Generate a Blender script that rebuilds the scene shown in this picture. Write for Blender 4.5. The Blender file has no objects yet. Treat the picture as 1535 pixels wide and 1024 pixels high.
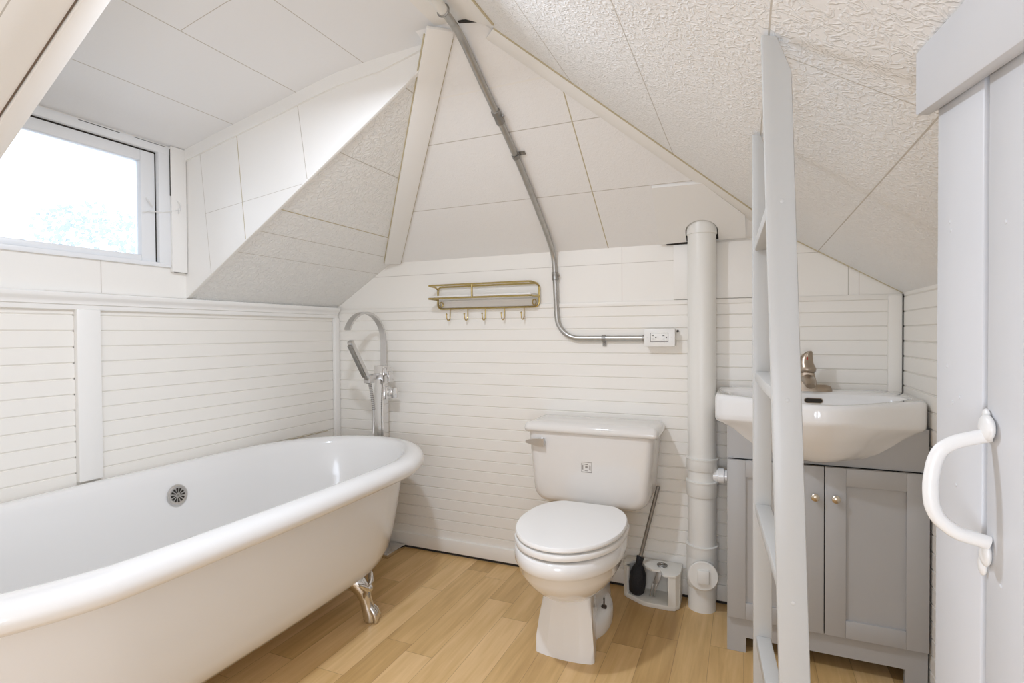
import bpy, bmesh, math, random
from mathutils import Vector, Matrix
random.seed(7)
SC = bpy.context.scene
COL = SC.collection
V = Vector
PI = math.pi

# ------------------------------------------------------------------ dimensions
XL, XR, YB, YR = -2.05, 0.518, 2.332, -0.95       # left, right, back, rear walls
S = 0.625                                          # roof slope (sides)
ZL, ZR, ZB, SB = 1.245, 1.237, 1.472, 0.57         # knee heights, back slope
ZT = 2.01                                          # flat ceiling under the ridge
YC, YN = 1.466, 0.69                               # dormer cheeks
zl = lambda x: ZL + S * (x - XL)
zr = lambda x: ZR + S * (XR - x)
yb = lambda z: YB - (z - ZB) / SB

# ------------------------------------------------------------------ materials
def mat(name, color, rough=0.5, metal=0.0, spec=0.5, coat=0.0, bump=None, var=None, coat_rough=0.05):
    m = bpy.data.materials.new(name); m.use_nodes = True
    nt = m.node_tree; b = nt.nodes['Principled BSDF']
    b.inputs['Base Color'].default_value = (*color, 1)
    b.inputs['Roughness'].default_value = rough
    b.inputs['Metallic'].default_value = metal
    b.inputs['Specular IOR Level'].default_value = spec
    b.inputs['Coat Weight'].default_value = coat
    b.inputs['Coat Roughness'].default_value = coat_rough
    tc = nt.nodes.new('ShaderNodeTexCoord')
    if var:
        n = nt.nodes.new('ShaderNodeTexNoise'); n.inputs['Scale'].default_value = var[0]; n.inputs['Detail'].default_value = 4
        nt.links.new(tc.outputs['Object'], n.inputs['Vector'])
        r = nt.nodes.new('ShaderNodeMix'); r.data_type = 'RGBA'
        r.inputs[6].default_value = (*color, 1)
        r.inputs[7].default_value = (*[c * var[1] for c in color], 1)
        mr = nt.nodes.new('ShaderNodeMapRange'); mr.inputs[1].default_value = 0.45; mr.inputs[2].default_value = 0.75
        nt.links.new(n.outputs['Fac'], mr.inputs[0]); nt.links.new(mr.outputs[0], r.inputs[0])
        nt.links.new(r.outputs[2], b.inputs['Base Color'])
    if bump:
        n = nt.nodes.new('ShaderNodeTexNoise'); n.inputs['Scale'].default_value = bump[0]; n.inputs['Detail'].default_value = 3
        nt.links.new(tc.outputs['Object'], n.inputs['Vector'])
        bp = nt.nodes.new('ShaderNodeBump'); bp.inputs['Strength'].default_value = bump[1]; bp.inputs['Distance'].default_value = 0.004
        nt.links.new(n.outputs['Fac'], bp.inputs['Height']); nt.links.new(bp.outputs['Normal'], b.inputs['Normal'])
    return m

def ceiling_mat(name, color, strength, scale=88.0):
    """embossed hardboard tile: wrinkled raised squiggles"""
    m = mat(name, color, 0.42, spec=0.4)
    nt = m.node_tree; b = nt.nodes['Principled BSDF']
    tc = nt.nodes.new('ShaderNodeTexCoord')
    n1 = nt.nodes.new('ShaderNodeTexNoise'); n1.inputs['Scale'].default_value = scale * 0.7
    n1.inputs['Detail'].default_value = 2; n1.inputs['Distortion'].default_value = 0.7
    nt.links.new(tc.outputs['Object'], n1.inputs['Vector'])
    a = nt.nodes.new('ShaderNodeMath'); a.operation = 'SUBTRACT'; a.inputs[1].default_value = 0.5
    nt.links.new(n1.outputs['Fac'], a.inputs[0])
    ab = nt.nodes.new('ShaderNodeMath'); ab.operation = 'ABSOLUTE'; nt.links.new(a.outputs[0], ab.inputs[0])
    mr = nt.nodes.new('ShaderNodeMapRange'); mr.interpolation_type = 'SMOOTHSTEP'
    mr.inputs[1].default_value = 0.0; mr.inputs[2].default_value = 0.11; mr.inputs[3].default_value = 1; mr.inputs[4].default_value = 0
    nt.links.new(ab.outputs[0], mr.inputs[0])
    bp = nt.nodes.new('ShaderNodeBump'); bp.inputs['Strength'].default_value = strength; bp.inputs['Distance'].default_value = 0.004
    nt.links.new(mr.outputs[0], bp.inputs['Height']); nt.links.new(bp.outputs['Normal'], b.inputs['Normal'])
    return m

def floor_mat():
    m = mat('oak_laminate', (0.5, 0.33, 0.17), 0.36, spec=0.45)
    nt = m.node_tree; N = nt.nodes; L = nt.links; b = N['Principled BSDF']
    tc = N.new('ShaderNodeTexCoord'); sep = N.new('ShaderNodeSeparateXYZ'); L.new(tc.outputs['Object'], sep.inputs[0])
    def M(op, a, bb=None, c=None):
        n = N.new('ShaderNodeMath'); n.operation = op
        for i, v in enumerate((a, bb, c)):
            if v is None: continue
            if isinstance(v, (int, float)): n.inputs[i].default_value = v
            else: L.new(v, n.inputs[i])
        return n.outputs[0]
    W = 0.108
    u = M('DIVIDE', M('ADD', sep.outputs[0], 4.216), W)
    iu = M('FLOOR', u); fu = M('FRACT', u)
    wn = N.new('ShaderNodeTexWhiteNoise'); wn.noise_dimensions = '1D'; L.new(iu, wn.inputs['W'])
    v = M('ADD', M('DIVIDE', sep.outputs[1], 0.62), M('MULTIPLY', wn.outputs['Value'], 7.3))
    iv = M('FLOOR', v); fv = M('FRACT', v)
    cmb = N.new('ShaderNodeCombineXYZ'); L.new(iu, cmb.inputs[0]); L.new(iv, cmb.inputs[1])
    w2 = N.new('ShaderNodeTexWhiteNoise'); w2.noise_dimensions = '2D'; L.new(cmb.outputs[0], w2.inputs['Vector'])
    # grain, shifted per plank
    vm = N.new('ShaderNodeVectorMath'); vm.operation = 'MULTIPLY_ADD'
    L.new(w2.outputs['Color'], vm.inputs[0]); vm.inputs[1].default_value = (9, 9, 9); L.new(tc.outputs['Object'], vm.inputs[2])
    mp = N.new('ShaderNodeMapping'); mp.inputs['Scale'].default_value = (42, 2.6, 1); L.new(vm.outputs[0], mp.inputs[0])
    g = N.new('ShaderNodeTexNoise'); g.inputs['Scale'].default_value = 1.0; g.inputs['Detail'].default_value = 5; g.inputs['Roughness'].default_value = 0.6
    g.inputs['Distortion'].default_value = 0.6
    L.new(mp.outputs[0], g.inputs['Vector'])
    mp2 = N.new('ShaderNodeMapping'); mp2.inputs['Scale'].default_value = (14, 3.2, 1); L.new(vm.outputs[0], mp2.inputs[0])
    g2 = N.new('ShaderNodeTexNoise'); g2.inputs['Scale'].default_value = 1.0; g2.inputs['Detail'].default_value = 2; L.new(mp2.outputs[0], g2.inputs['Vector'])
    ramp = N.new('ShaderNodeValToRGB'); ramp.color_ramp.elements[0].position = 0.0; ramp.color_ramp.elements[1].position = 1.0
    ramp.color_ramp.elements[0].color = (0.48, 0.295, 0.115, 1)
    ramp.color_ramp.elements[1].color = (0.77, 0.53, 0.27, 1)
    e = ramp.color_ramp.elements.new(0.5); e.color = (0.635, 0.415, 0.178, 1)
    t = M('ADD', M('MULTIPLY', w2.outputs['Value'], 0.72), M('MULTIPLY', M('SUBTRACT', g.outputs['Fac'], 0.5), 1.25))
    t = M('ADD', t, M('MULTIPLY', M('SUBTRACT', g2.outputs['Fac'], 0.5), 0.7))
    t = M('ADD', t, 0.1)
    L.new(t, ramp.inputs[0])
    gap = M('LESS_THAN', M('MINIMUM', fu, M('SUBTRACT', 1.0, fu)), 0.009)
    gap2 = M('LESS_THAN', fv, 0.0035)
    gp = M('MULTIPLY', M('MAXIMUM', gap, gap2), 0.45)
    mx = N.new('ShaderNodeMix'); mx.data_type = 'RGBA'; L.new(gp, mx.inputs[0]); L.new(ramp.outputs[0], mx.inputs[6])
    mx.inputs[7].default_value = (0.17, 0.09, 0.04, 1)
    L.new(mx.outputs[2], b.inputs['Base Color'])
    bp = N.new('ShaderNodeBump'); bp.inputs['Strength'].default_value = 0.12; bp.inputs['Distance'].default_value = 0.002
    L.new(g.outputs['Fac'], bp.inputs['Height']); L.new(bp.outputs['Normal'], b.inputs['Normal'])
    return m

CREAM = (0.86, 0.83, 0.775)
M_WALL = mat('cream_gloss_paint', CREAM, 0.38)
M_FLATW = mat('cream_wall_paint', (0.86, 0.835, 0.79), 0.45, bump=(45, 0.08))
M_CEIL = ceiling_mat('embossed_white_ceiling_tile', (0.86, 0.853, 0.838), 0.42)
M_CEILL = ceiling_mat('embossed_left_ceiling_tile', (0.86, 0.85, 0.825), 0.5, 62.0)
M_CEILB = ceiling_mat('worn_embossed_ceiling_tile', (0.86, 0.845, 0.825), 0.13)
M_CEILD = mat('smooth_white_ceiling', (0.84, 0.84, 0.84), 0.5, bump=(60, 0.08))
M_TRIM = mat('white_trim_paint', (0.86, 0.843, 0.81), 0.35, bump=(25, 0.05))
M_SEAM = mat('yellowed_caulk', (0.52, 0.45, 0.30), 0.6)
M_SEAMW = mat('tile_seam', (0.55, 0.51, 0.45), 0.6)
M_CRACK = mat('brown_crack', (0.17, 0.12, 0.085), 0.9)
M_DARK = mat('dark_gap', (0.035, 0.03, 0.025), 0.9)
M_WIN = mat('white_window_paint', (0.82, 0.83, 0.84), 0.35, bump=(30, 0.08))
M_FLOOR = floor_mat()
M_TUBIN = mat('white_acrylic', (0.79, 0.78, 0.765), 0.12, coat=0.4)
M_TUB = mat('white_acrylic_shell', (0.75, 0.75, 0.75), 0.16, coat=0.3)
M_CHROME = mat('polished_chrome', (0.72, 0.71, 0.70), 0.13, metal=1.0)
M_BCHROME = mat('brushed_chrome', (0.62, 0.61, 0.60), 0.28, metal=1.0)
M_STEEL = mat('galvanised_conduit', (0.50, 0.49, 0.465), 0.33, metal=0.9, var=(40, 0.85))
M_STEELD = mat('dull_steel_fitting', (0.33, 0.32, 0.30), 0.42, metal=0.9)
M_BRASS = mat('antique_brass', (0.50, 0.385, 0.16), 0.30, metal=1.0)
M_SHELF = mat('white_shelf_board', (0.80, 0.78, 0.75), 0.4)
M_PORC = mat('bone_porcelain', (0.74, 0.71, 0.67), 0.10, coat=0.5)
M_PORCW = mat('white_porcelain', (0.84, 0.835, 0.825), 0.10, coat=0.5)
M_SEAT = mat('white_seat_plastic', (0.84, 0.825, 0.80), 0.22)
M_PVC = mat('white_painted_pipe', (0.80, 0.785, 0.74), 0.32)
M_GREY = mat('grey_cabinet_paint', (0.41, 0.405, 0.40), 0.42, bump=(80, 0.03))
M_NICKEL = mat('satin_nickel_knob', (0.62, 0.56, 0.47), 0.25, metal=1.0)
M_BRONZE = mat('brushed_bronze_nickel', (0.40, 0.33, 0.26), 0.30, metal=1.0)
M_BLACK = mat('black_bristle', (0.012, 0.012, 0.014), 0.6, bump=(300, 0.8))
M_PLASTIC = mat('white_caddy_plastic', (0.78, 0.76, 0.70), 0.35)
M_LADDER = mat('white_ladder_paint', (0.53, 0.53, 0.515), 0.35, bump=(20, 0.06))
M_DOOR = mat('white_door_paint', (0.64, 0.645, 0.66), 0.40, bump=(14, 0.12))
M_HANDLE = mat('painted_handle', (0.78, 0.775, 0.76), 0.30, bump=(60, 0.15))
M_OUT = mat('outlet_white_plastic', (0.84, 0.83, 0.80), 0.3)
M_INK = mat('faded_print', (0.30, 0.27, 0.24), 0.6)
M_RED = mat('red_dot', (0.45, 0.03, 0.02), 0.4)
M_RUST = mat('dark_bolt', (0.06, 0.045, 0.035), 0.6)
M_LEAF = mat('pale_leaf', (0.52, 0.56, 0.58), 0.6)
M_BARK = mat('grey_bark', (0.30, 0.26, 0.22), 0.8)

def glass_mat():
    m = bpy.data.materials.new('window_glass'); m.use_nodes = True
    nt = m.node_tree; nt.nodes.clear()
    o = nt.nodes.new('ShaderNodeOutputMaterial'); tr = nt.nodes.new('ShaderNodeBsdfTransparent')
    gl = nt.nodes.new('ShaderNodeBsdfGlossy'); gl.inputs['Roughness'].default_value = 0.02
    mx = nt.nodes.new('ShaderNodeMixShader'); fr = nt.nodes.new('ShaderNodeFresnel'); fr.inputs[0].default_value = 1.45
    nt.links.new(fr.outputs[0], mx.inputs[0]); nt.links.new(tr.outputs[0], mx.inputs[1]); nt.links.new(gl.outputs[0], mx.inputs[2])
    nt.links.new(mx.outputs[0], o.inputs[0])
    return m
M_GLASS = glass_mat()

# ------------------------------------------------------------------ mesh helpers
class MB:
    def __init__(s): s.bm = bmesh.new()
    def face(s, pts, mi=0):
        f = s.bm.faces.new([s.bm.verts.new(p) for p in pts]); f.material_index = mi; return f
    def _bev(s, verts, w, seg=2):
        if w <= 0: return
        vs = set(verts); es = [e for e in s.bm.edges if e.verts[0] in vs and e.verts[1] in vs]
        bmesh.ops.bevel(s.bm, geom=es, offset=w, segments=seg, affect='EDGES', profile=0.5, clamp_overlap=True)
    def hexa(s, c, bev=0, seg=2, mi=0):
        """8 corners: bottom 4 ccw then top 4 ccw"""
        v = [s.bm.verts.new(p) for p in c]
        for q in ((3, 2, 1, 0), (4, 5, 6, 7), (0, 1, 5, 4), (1, 2, 6, 5), (2, 3, 7, 6), (3, 0, 4, 7)):
            s.bm.faces.new([v[i] for i in q]).material_index = mi
        s._bev(v, bev, seg); return s
    def box(s, x0, x1, y0, y1, z0, z1, bev=0, seg=2, mi=0):
        x0, x1 = sorted((x0, x1)); y0, y1 = sorted((y0, y1)); z0, z1 = sorted((z0, z1))
        return s.hexa([(x0, y0, z0), (x1, y0, z0), (x1, y1, z0), (x0, y1, z0), (x0, y0, z1), (x1, y0, z1), (x1, y1, z1), (x0, y1, z1)], bev, seg, mi)
    def bar(s, p, q, w, h, up=(0, 0, 1), bev=0, seg=2, mi=0):
        p, q = V(p), V(q); d = (q - p).normalized(); up = V(up)
        sd = d.cross(up).normalized(); u = sd.cross(d).normalized()
        a, b = sd * w / 2, u * h / 2
        return s.hexa([p - a - b, q - a - b, q + a - b, p + a - b, p - a + b, q - a + b, q + a + b, p + a + b], bev, seg, mi)
    def loft(s, rings, cap0=True, cap1=True, closed=True, mi=0):
        vr = [[s.bm.verts.new(p) for p in r] for r in rings]; n = len(vr[0])
        for a, b in zip(vr, vr[1:]):
            for i in range(n if closed else n - 1):
                j = (i + 1) % n
                s.bm.faces.new((a[i], a[j], b[j], b[i])).material_index = mi
        if cap0: s.bm.faces.new(vr[0][::-1]).material_index = mi
        if cap1: s.bm.faces.new(vr[-1]).material_index = mi
        return s
    def prism(s, poly, vec, bev=0, seg=2, mi=0):
        vec = V(vec); a = [s.bm.verts.new(p) for p in poly]; b = [s.bm.verts.new(V(p) + vec) for p in poly]; n = len(a)
        s.bm.faces.new(a[::-1]).material_index = mi; s.bm.faces.new(b).material_index = mi
        for i in range(n):
            j = (i + 1) % n; s.bm.faces.new((a[i], a[j], b[j], b[i])).material_index = mi
        s._bev(a + b, bev, seg); return s
    def tube(s, pts, r, n=12, caps=True, radii=None, flat=None, up=None, mi=0):
        pts = [V(p) for p in pts]; rings = []; prev = None
        for i, p in enumerate(pts):
            d = ((pts[min(i + 1, len(pts) - 1)] - p).normalized() + (p - pts[max(i - 1, 0)]).normalized()).normalized()
            if prev is None:
                a = V(up) if up else (V((0, 0, 1)) if abs(d.z) < 0.9 else V((1, 0, 0)))
                x = d.cross(a).normalized()
            else:
                x = (prev - d * prev.dot(d)).normalized()
            prev = x; y = d.cross(x).normalized(); rr = radii[i] if radii else r
            rx, ry = (rr, rr) if not flat else (rr * flat[0], rr * flat[1])
            rings.append([p + x * rx * math.cos(t) + y * ry * math.sin(t) for t in [2 * PI * k / n for k in range(n)]])
        return s.loft(rings, caps, caps, mi=mi)
    def cyl(s, p, q, r, r2=None, n=24, mi=0):
        p, q = V(p), V(q); return s.tube([p, q], r, n, radii=[r, r if r2 is None else r2], mi=mi)
    def lathe(s, o, axis, prof, n=28, mi=0):
        """prof: (radius, distance along axis)"""
        o, ax = V(o), V(axis).normalized(); a = V((0, 0, 1)) if abs(ax.z) < 0.9 else V((1, 0, 0))
        x = ax.cross(a).normalized(); y = ax.cross(x)
        return s.loft([[o + ax * h + (x * math.cos(t) + y * math.sin(t)) * max(r, 1e-4) for t in [2 * PI * k / n for k in range(n)]] for r, h in prof], mi=mi)
    def ball(s, c, r, sx=1, sy=1, sz=1, sub=3, mi=0):
        g = bmesh.ops.create_icosphere(s.bm, subdivisions=sub, radius=r)
        for v in g['verts']: v.co = V((v.co.x * sx, v.co.y * sy, v.co.z * sz)) + V(c)
        for v in g['verts']:
            for f in v.link_faces: f.material_index = mi
        return s

def root_loc(p):
    while p.parent: p = p.parent
    return p.location
def obj(name, mb, mats, parent=None, smooth=38, label=None, weld=False):
    bm = mb.bm
    if weld: bmesh.ops.remove_doubles(bm, verts=bm.verts, dist=1e-5)
    bmesh.ops.recalc_face_normals(bm, faces=bm.faces)
    me = bpy.data.meshes.new(name)
    if parent is not None:
        bmesh.ops.translate(bm, verts=bm.verts, vec=-root_loc(parent))
    bm.to_mesh(me); bm.free()
    for m in (mats if isinstance(mats, (list, tuple)) else [mats]): me.materials.append(m)
    if smooth:
        for p in me.polygons: p.use_smooth = True
        me.set_sharp_from_angle(angle=math.radians(smooth))
    o = bpy.data.objects.new(name, me); COL.objects.link(o)
    if parent is not None: o.parent = parent
    if label: o['label'] = label
    return o
def thing(name, loc, label, cat, group=None):
    o = bpy.data.objects.new(name, None); o.empty_display_size = 0.05; COL.objects.link(o); o.location = loc
    o['label'] = label; o['category'] = cat
    if group: o['group'] = group
    bpy.context.view_layer.update()
    return o
def struct(o, label=None, cat=None):
    o['kind'] = 'structure'
    if label: o['label'] = label
    if cat: o['category'] = cat
    return o

def paneled(mb, poly, cuts, seam_mi=1):
    """a flat polygon (may be several) cut by seam strips: cuts = (point, normal, width, mat index)"""
    f = mb.face(poly)
    def isl():
        return [x for x in mb.bm.faces if x.tag]
    f.tag = True
    for c in cuts:
        p, nrm, w = V(c[0]), V(c[1]).normalized(), c[2]; mi = c[3] if len(c) > 3 else seam_mi
        lim = c[4] if len(c) > 4 else None
        for sgn in (-1, 1):
            fs = isl(); es = {e for x in fs for e in x.edges}; vs = {v for x in fs for v in x.verts}
            r = bmesh.ops.bisect_plane(mb.bm, geom=list(vs) + list(es) + fs, plane_co=p + nrm * sgn * w / 2, plane_no=nrm)
            for g in r['geom']:
                if isinstance(g, bmesh.types.BMFace): g.tag = True
            for x in mb.bm.faces:
                if any(vv in vs for vv in x.verts): x.tag = True
        for x in isl():
            cc = x.calc_center_median()
            if abs((cc - p).dot(nrm)) < w / 2: 
                if lim is None or lim(cc): x.material_index = mi
    for x in isl(): x.tag = False

# ------------------------------------------------------------------ room shell
PITCH, G0 = 0.0527, 1.0625
def groove_profile(z0, z1):
    """(depth, z) profile of horizontal beadboard between z0 and z1; depth 0 = face"""
    k0 = math.ceil((z0 - G0) / PITCH); pr = [(0.0, z0)]
    k = k0
    while G0 + k * PITCH < z1 - 0.01:
        g = G0 + k * PITCH
        if g - z0 > 0.01:
            pr += [(0.0, g - 0.0012), (0.0045, g - 0.0004), (0.0045, g + 0.0012), (0.0, g + 0.0055)]
        k += 1
    pr.append((0.0, z1)); return pr
def beadboard(mb, p0, p1, z0, z1, nrm):
    """vertical panel from p0 to p1 (xy), face normal nrm"""
    pr = groove_profile(z0, z1); n = V((nrm[0], nrm[1], 0))
    rows = [(V((p0[0], p0[1], z)) - n * d, V((p1[0], p1[1], z)) - n * d) for d, z in pr]
    for (a, b), (c, d) in zip(rows, rows[1:]): mb.face([a, b, d, c])

# floor
fl = MB(); fl.box(XL - 0.1, XR + 0.1, YR - 0.1, YB + 0.1, -0.05, 0.0)
struct(obj('floor', fl, M_FLOOR, smooth=0))

# back wall
w = MB()
ZBEAD = 1.228
beadboard(w, (XL, YB), (XR, YB), 0.075, ZBEAD, (0, -1))
xl2 = XL + (ZB - ZL) / S; xr2 = XR - (ZB - ZR) / S
zs = 1.60
upper = [(XL, YB + 0.004, ZBEAD), (XR, YB + 0.004, ZBEAD), (XR, YB + 0.004, ZR), (XR - (zs - ZR) / S, YB + 0.004, zs), (XL + (zs - ZL) / S, YB + 0.004, zs), (XL, YB + 0.004, ZL)]
paneled(w, upper, [((0, YB, 1.400), (0, 0, 1), 0.0022), ((-0.489, YB, 0), (1, 0, 0), 0.0022), ((0.351, YB, 0), (1, 0, 0), 0.003), ((0.385, YB, 0), (1, 0, 0), 0.002)])
w.box(XL - 0.02, XR + 0.02, YB + 0.005, YB + 0.1, 0.0, 1.62, mi=2)
struct(obj('wall_back', w, [M_WALL, M_SEAMW, M_FLATW], smooth=0))
# thin rail line over the bead panel and a wall patch behind the pipe
t = MB(); t.box(XL + 0.03, XR - 0.002, YB - 0.006, YB + 0.004, ZBEAD - 0.014, ZBEAD + 0.006, bev=0.003)
struct(obj('trim_1', t, M_WALL), 'thin cream cap strip along the top of the grooved boards on the toilet wall')
t = MB(); t.box(-0.273, 0.14, YB - 0.007, YB + 0.004, 1.236, 1.462, bev=0.002)
struct(obj('trim_2', t, M_FLATW), 'flat cream patch panel on the wall behind the white stack pipe')
bb = MB(); bb.box(XL + 0.01, -0.062, YB - 0.012, YB + 0.01, 0.013, 0.077, bev=0.003)
bb.box(XL + 0.01, XR - 0.01, YB - 0.004, YB + 0.01, 0.0, 0.014, mi=1)
struct(obj('baseboard_back', bb, [M_WALL, M_DARK]))
t = MB(); t.box(XR - 0.045, XR - 0.002, YB - 0.012, YB + 0.003, 0.08, 1.228, bev=0.003)
struct(obj('trim_3', t, M_WALL), 'narrow cream corner strip behind the right end of the sink')
t = MB(); t.box(XR - 0.0035, XR + 0.001, YB - 0.014, YB - 0.0085, 0.85, 1.232)
struct(obj('trim_4', t, M_DARK), 'dark open joint in the corner right of the sink')

# left wall (with window opening)
WY0, WY1, WZ0, WZ1 = 0.745, 1.396, 1.372, 1.818
w = MB()
beadboard(w, (XL, YR), (XL, 1.07), 0.1, 1.192, (1, 0)); beadboard(w, (XL, 1.143), (XL, YB - 0.02), 0.1, 1.192, (1, 0))
def wl(y0, y1, z0, z1, mi=1): w.face([(XL, y0, z0), (XL, y1, z0), (XL, y1, z1), (XL, y0, z1)], mi)
wl(YR, YB, 0.0, 0.1); wl(1.07, 1.143, 0.1, 1.192); wl(YB - 0.02, YB, .1, 1.192)
wl(YR, YN, 1.192, ZL); wl(YC, YB, 1.192, ZL)
wl(YN, YC, 1.192, WZ0); wl(YN, WY0, WZ0, 1.84); wl(WY1, YC, WZ0, 1.84); wl(WY0, WY1, WZ1, 1.84)
w.box(XL - 0.10, XL - 0.012, YR, YN + 0.02, 0, ZL, mi=1); w.box(XL - 0.10, XL - 0.012, YC, YB, 0, ZL, mi=1)
w.box(XL - 0.10, XL - 0.012, YN + 0.02, YC, 0, WZ0, mi=1)
struct(obj('wall_left', w, [M_WALL, M_FLATW], smooth=0))
# chair rail moulding
prof = [(0, 1.188), (0.012, 1.188), (0.014, 1.194), (0.014, 1.203), (0.020, 1.206), (0.020, 1.213), (0.024, 1.220), (0.031, 1.226), (0.034, 1.232), (0.034, 1.240), (0.030, 1.244), (0, 1.246)]
t = MB(); t.prism([(XL + d, YR + 0.01, z) for d, z in prof], (0, YB - YR - 0.02, 0))
struct(obj('trim_5', t, M_TRIM, smooth=30), 'cream moulded rail along the top of the boarded wall beside the tub')
t = MB(); t.box(XL - 0.001, XL + 0.019, 1.07, 1.143, 0.612, 1.189, bev=0.003)
struct(obj('trim_6', t, M_TRIM), 'upright cream batten on the boarded wall behind the tub')
t = MB(); t.box(XL + 0.0, XL + 0.022, YB - 0.04, YB - 0.002, 0.1, 1.19, bev=0.006)
struct(obj('trim_7', t, M_TRIM), 'narrow cream corner strip between tub wall and faucet wall')
t = MB(); t.box(XL - 0.001, XL + 0.004, 0.2, 2.25, 0.5865, 0.5885); 
struct(obj('trim_8', t, M_SEAM), 'thin joint line where the boarded wall meets the tub')
t = MB(); t.box(XL - 0.002, XL + 0.0012, YN + .3, YC, 1.2465, 1.2468); t.box(XL - 0.001, XL + 0.0008, 1.155, 1.157, 1.25, 1.37)
struct(obj('trim_9', t, M_SEAMW), 'fine panel joint on the wall below the window')

# right wall
w = MB(); beadboard(w, (XR, YB), (XR, YR), 0.05, ZR, (-1, 0))
w.face([(XR, YB, 0), (XR, YR, 0), (XR, YR, 0.05), (XR, YB, 0.05)])
w.box(XR + 0.006, XR + 0.1, YR, YB, 0, ZR)
struct(obj('wall_right', w, M_WALL, smooth=0))

# rear wall, behind the camera
w = MB()
rear = [(XL, YR, 0), (XR, YR, 0), (XR, YR, ZR), (XR - (ZT - ZR) / S, YR, ZT), (XL + (ZT - ZL) / S, YR, ZT), (XL, YR, ZL)]
w.face(rear)
struct(obj('wall_front', w, M_FLATW, smooth=0))

# ------------------------------------------------------------------ ceilings
xrt = XR - (ZT - ZR) / S; xlt = XL + (ZT - ZL) / S            # where slopes reach the flat
ybt = yb(ZT)
# hip line points
def hipL(z): return V((XL + (z - ZL) / S, yb(z), z))
def hipR(z): return V((XR - (z - ZR) / S, yb(z), z))
nL = V((S, 0, -1)).normalized(); nR = V((-S, 0, -1)).normalized(); nB = V((0, -SB, -1)).normalized()

# right slope
c = MB()
poly = [(XR + 0.03, YR, ZR - 0.03 * S), (XR + 0.03, YB + 0.03, ZR - 0.03 * S), (xr2 + 0.001, YB + 0.03, ZB), hipR(1.7), hipR(ZT), (xrt, YR, ZT)]
cuts = [((x, 0, zr(x)), (1, 0, 0), w_, 1) for x, w_ in ((0.252, 0.0026), (0.032, 0.0026), (-0.222, 0.0026), (-0.487, 0.0026))]
cuts += [((0, 0.94, 0), (0, 1, 0), 0.0026, 1, lambda q: 0.032 < q.x)]
cuts += [((0, 0.1, 0), (0, 1, 0), 0.0035, 1)]
paneled(c, poly, cuts)
struct(obj('ceiling', c, [M_CEIL, M_SEAMW], smooth=0), 'embossed white sloped ceiling on the right, above ladder and sink', 'ceiling')
# back slope
c = MB()
poly = [(xl2 - 0.04, YB + 0.03, ZB - 0.03 * SB), hipL(ZB + SB * (YB - YC)), (hipL(ZB + SB * (YB - YC)).x - 0.012, yb(ZT), ZT), hipR(ZT), (xr2 + 0.04, YB + 0.03, ZB - 0.03 * SB)]
cuts = [((0, yb(z), z), (0, 1, 0), 0.0028, 1) for z in (1.642, 1.806)] + [((0, yb(1.895), 1.895), (0, 1, 0), 0.005, 2)]
cuts += [((-0.478, 0, 0), (1, 0.03, 0), 0.0042, 3, lambda q: q.y > 1.66)]
paneled(c, poly, cuts)
struct(obj('ceiling', c, [M_CEILB, M_SEAMW, M_FLATW, M_SEAM], smooth=0), 'white sloped ceiling panel above the toilet wall', 'ceiling')
# left slope beyond the dormer
c = MB()
poly = [(XL, YC, ZL), (XL + (yb_z := 0) , YC, ZL)]
zc = ZB + SB * (YB - YC)                                       # hip height at the cheek
poly = [(XL - 0.03, YC, ZL - 0.03 * S), (XL - 0.03, YB + 0.03, ZL - 0.03 * S), (xl2, YB + 0.03, ZB), hipL(1.7), hipL(zc)]
cuts = [((x, 0, 0), (1, 0, 0), w_, m_) for x, w_, m_ in ((-1.775, 0.002, 1), (-1.662, 0.0025, 1), (-1.552, 0.004, 2), (-1.28, 0.003, 1), (-1.008, 0.003, 1))]
paneled(c, poly, cuts)
struct(obj('ceiling', c, [M_CEILL, M_SEAMW, M_SEAM], smooth=0), 'sloped embossed ceiling triangle between the dormer and the hip batten', 'ceiling')
# left slope on the near side of the dormer
c = MB()
paneled(c, [(XL, YR, ZL), (XL, YN, ZL), (xlt, YN, ZT), (xlt, YR, ZT)], [((0, 0.567, 0), (0, 1, 0), 0.003, 1), ((-1.7, 0, 0), (1, 0, 0), 0.002, 0)])
struct(obj('ceiling', c, [M_FLATW, M_SEAMW], smooth=0), 'smooth cream sloped ceiling in the top left, on the near side of the dormer', 'ceiling')
# dormer ceiling: slope up from the window, then flat to the ridge
XF = -1.27; ZD = 1.832
c = MB()
c2 = [(XL, ZD), (-1.9, 1.864), (-1.6, 1.925), (-1.4, 1.966), (-1.27, 1.990), (-1.1, 2.003), (-0.9, ZT), (xrt, ZT)]
seams = [-1.765, -1.455, -1.16]
zd = lambda x: next(a[1] + (b[1] - a[1]) * (x - a[0]) / (b[0] - a[0]) for a, b in zip(c2, c2[1:]) if a[0] - 1e-6 <= x <= b[0] + 1e-6)
xs = sorted([a for a, b in c2] + [s_ - 0.0015 for s_ in seams] + [s_ + 0.0015 for s_ in seams] + [xlt])
for xa, xb in zip(xs, xs[1:]):
    seam = any(abs((xa + xb) / 2 - s_) < 0.0012 for s_ in seams)
    if xb <= xlt + 1e-6: ys = (YN, YC)
    else: ys = (YR, ybt + 0.02)
    pts = [(xa, ys[0], zd(xa)), (xb, ys[0], zd(xb)), (xb, ys[1], zd(xb)), (xa, ys[1], zd(xa))]
    if not seam and -1.456 < xa and xb < -1.158:
        for y0, y1, mi in ((YN, 1.0338, 0), (1.0338, 1.0362, 1), (1.0362, YC, 0)):
            c.face([(xa, y0, zd(xa)), (xb, y0, zd(xb)), (xb, y1, zd(xb)), (xa, y1, zd(xa))], mi)
        continue
    c.face(pts, 1 if seam else 0)
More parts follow.
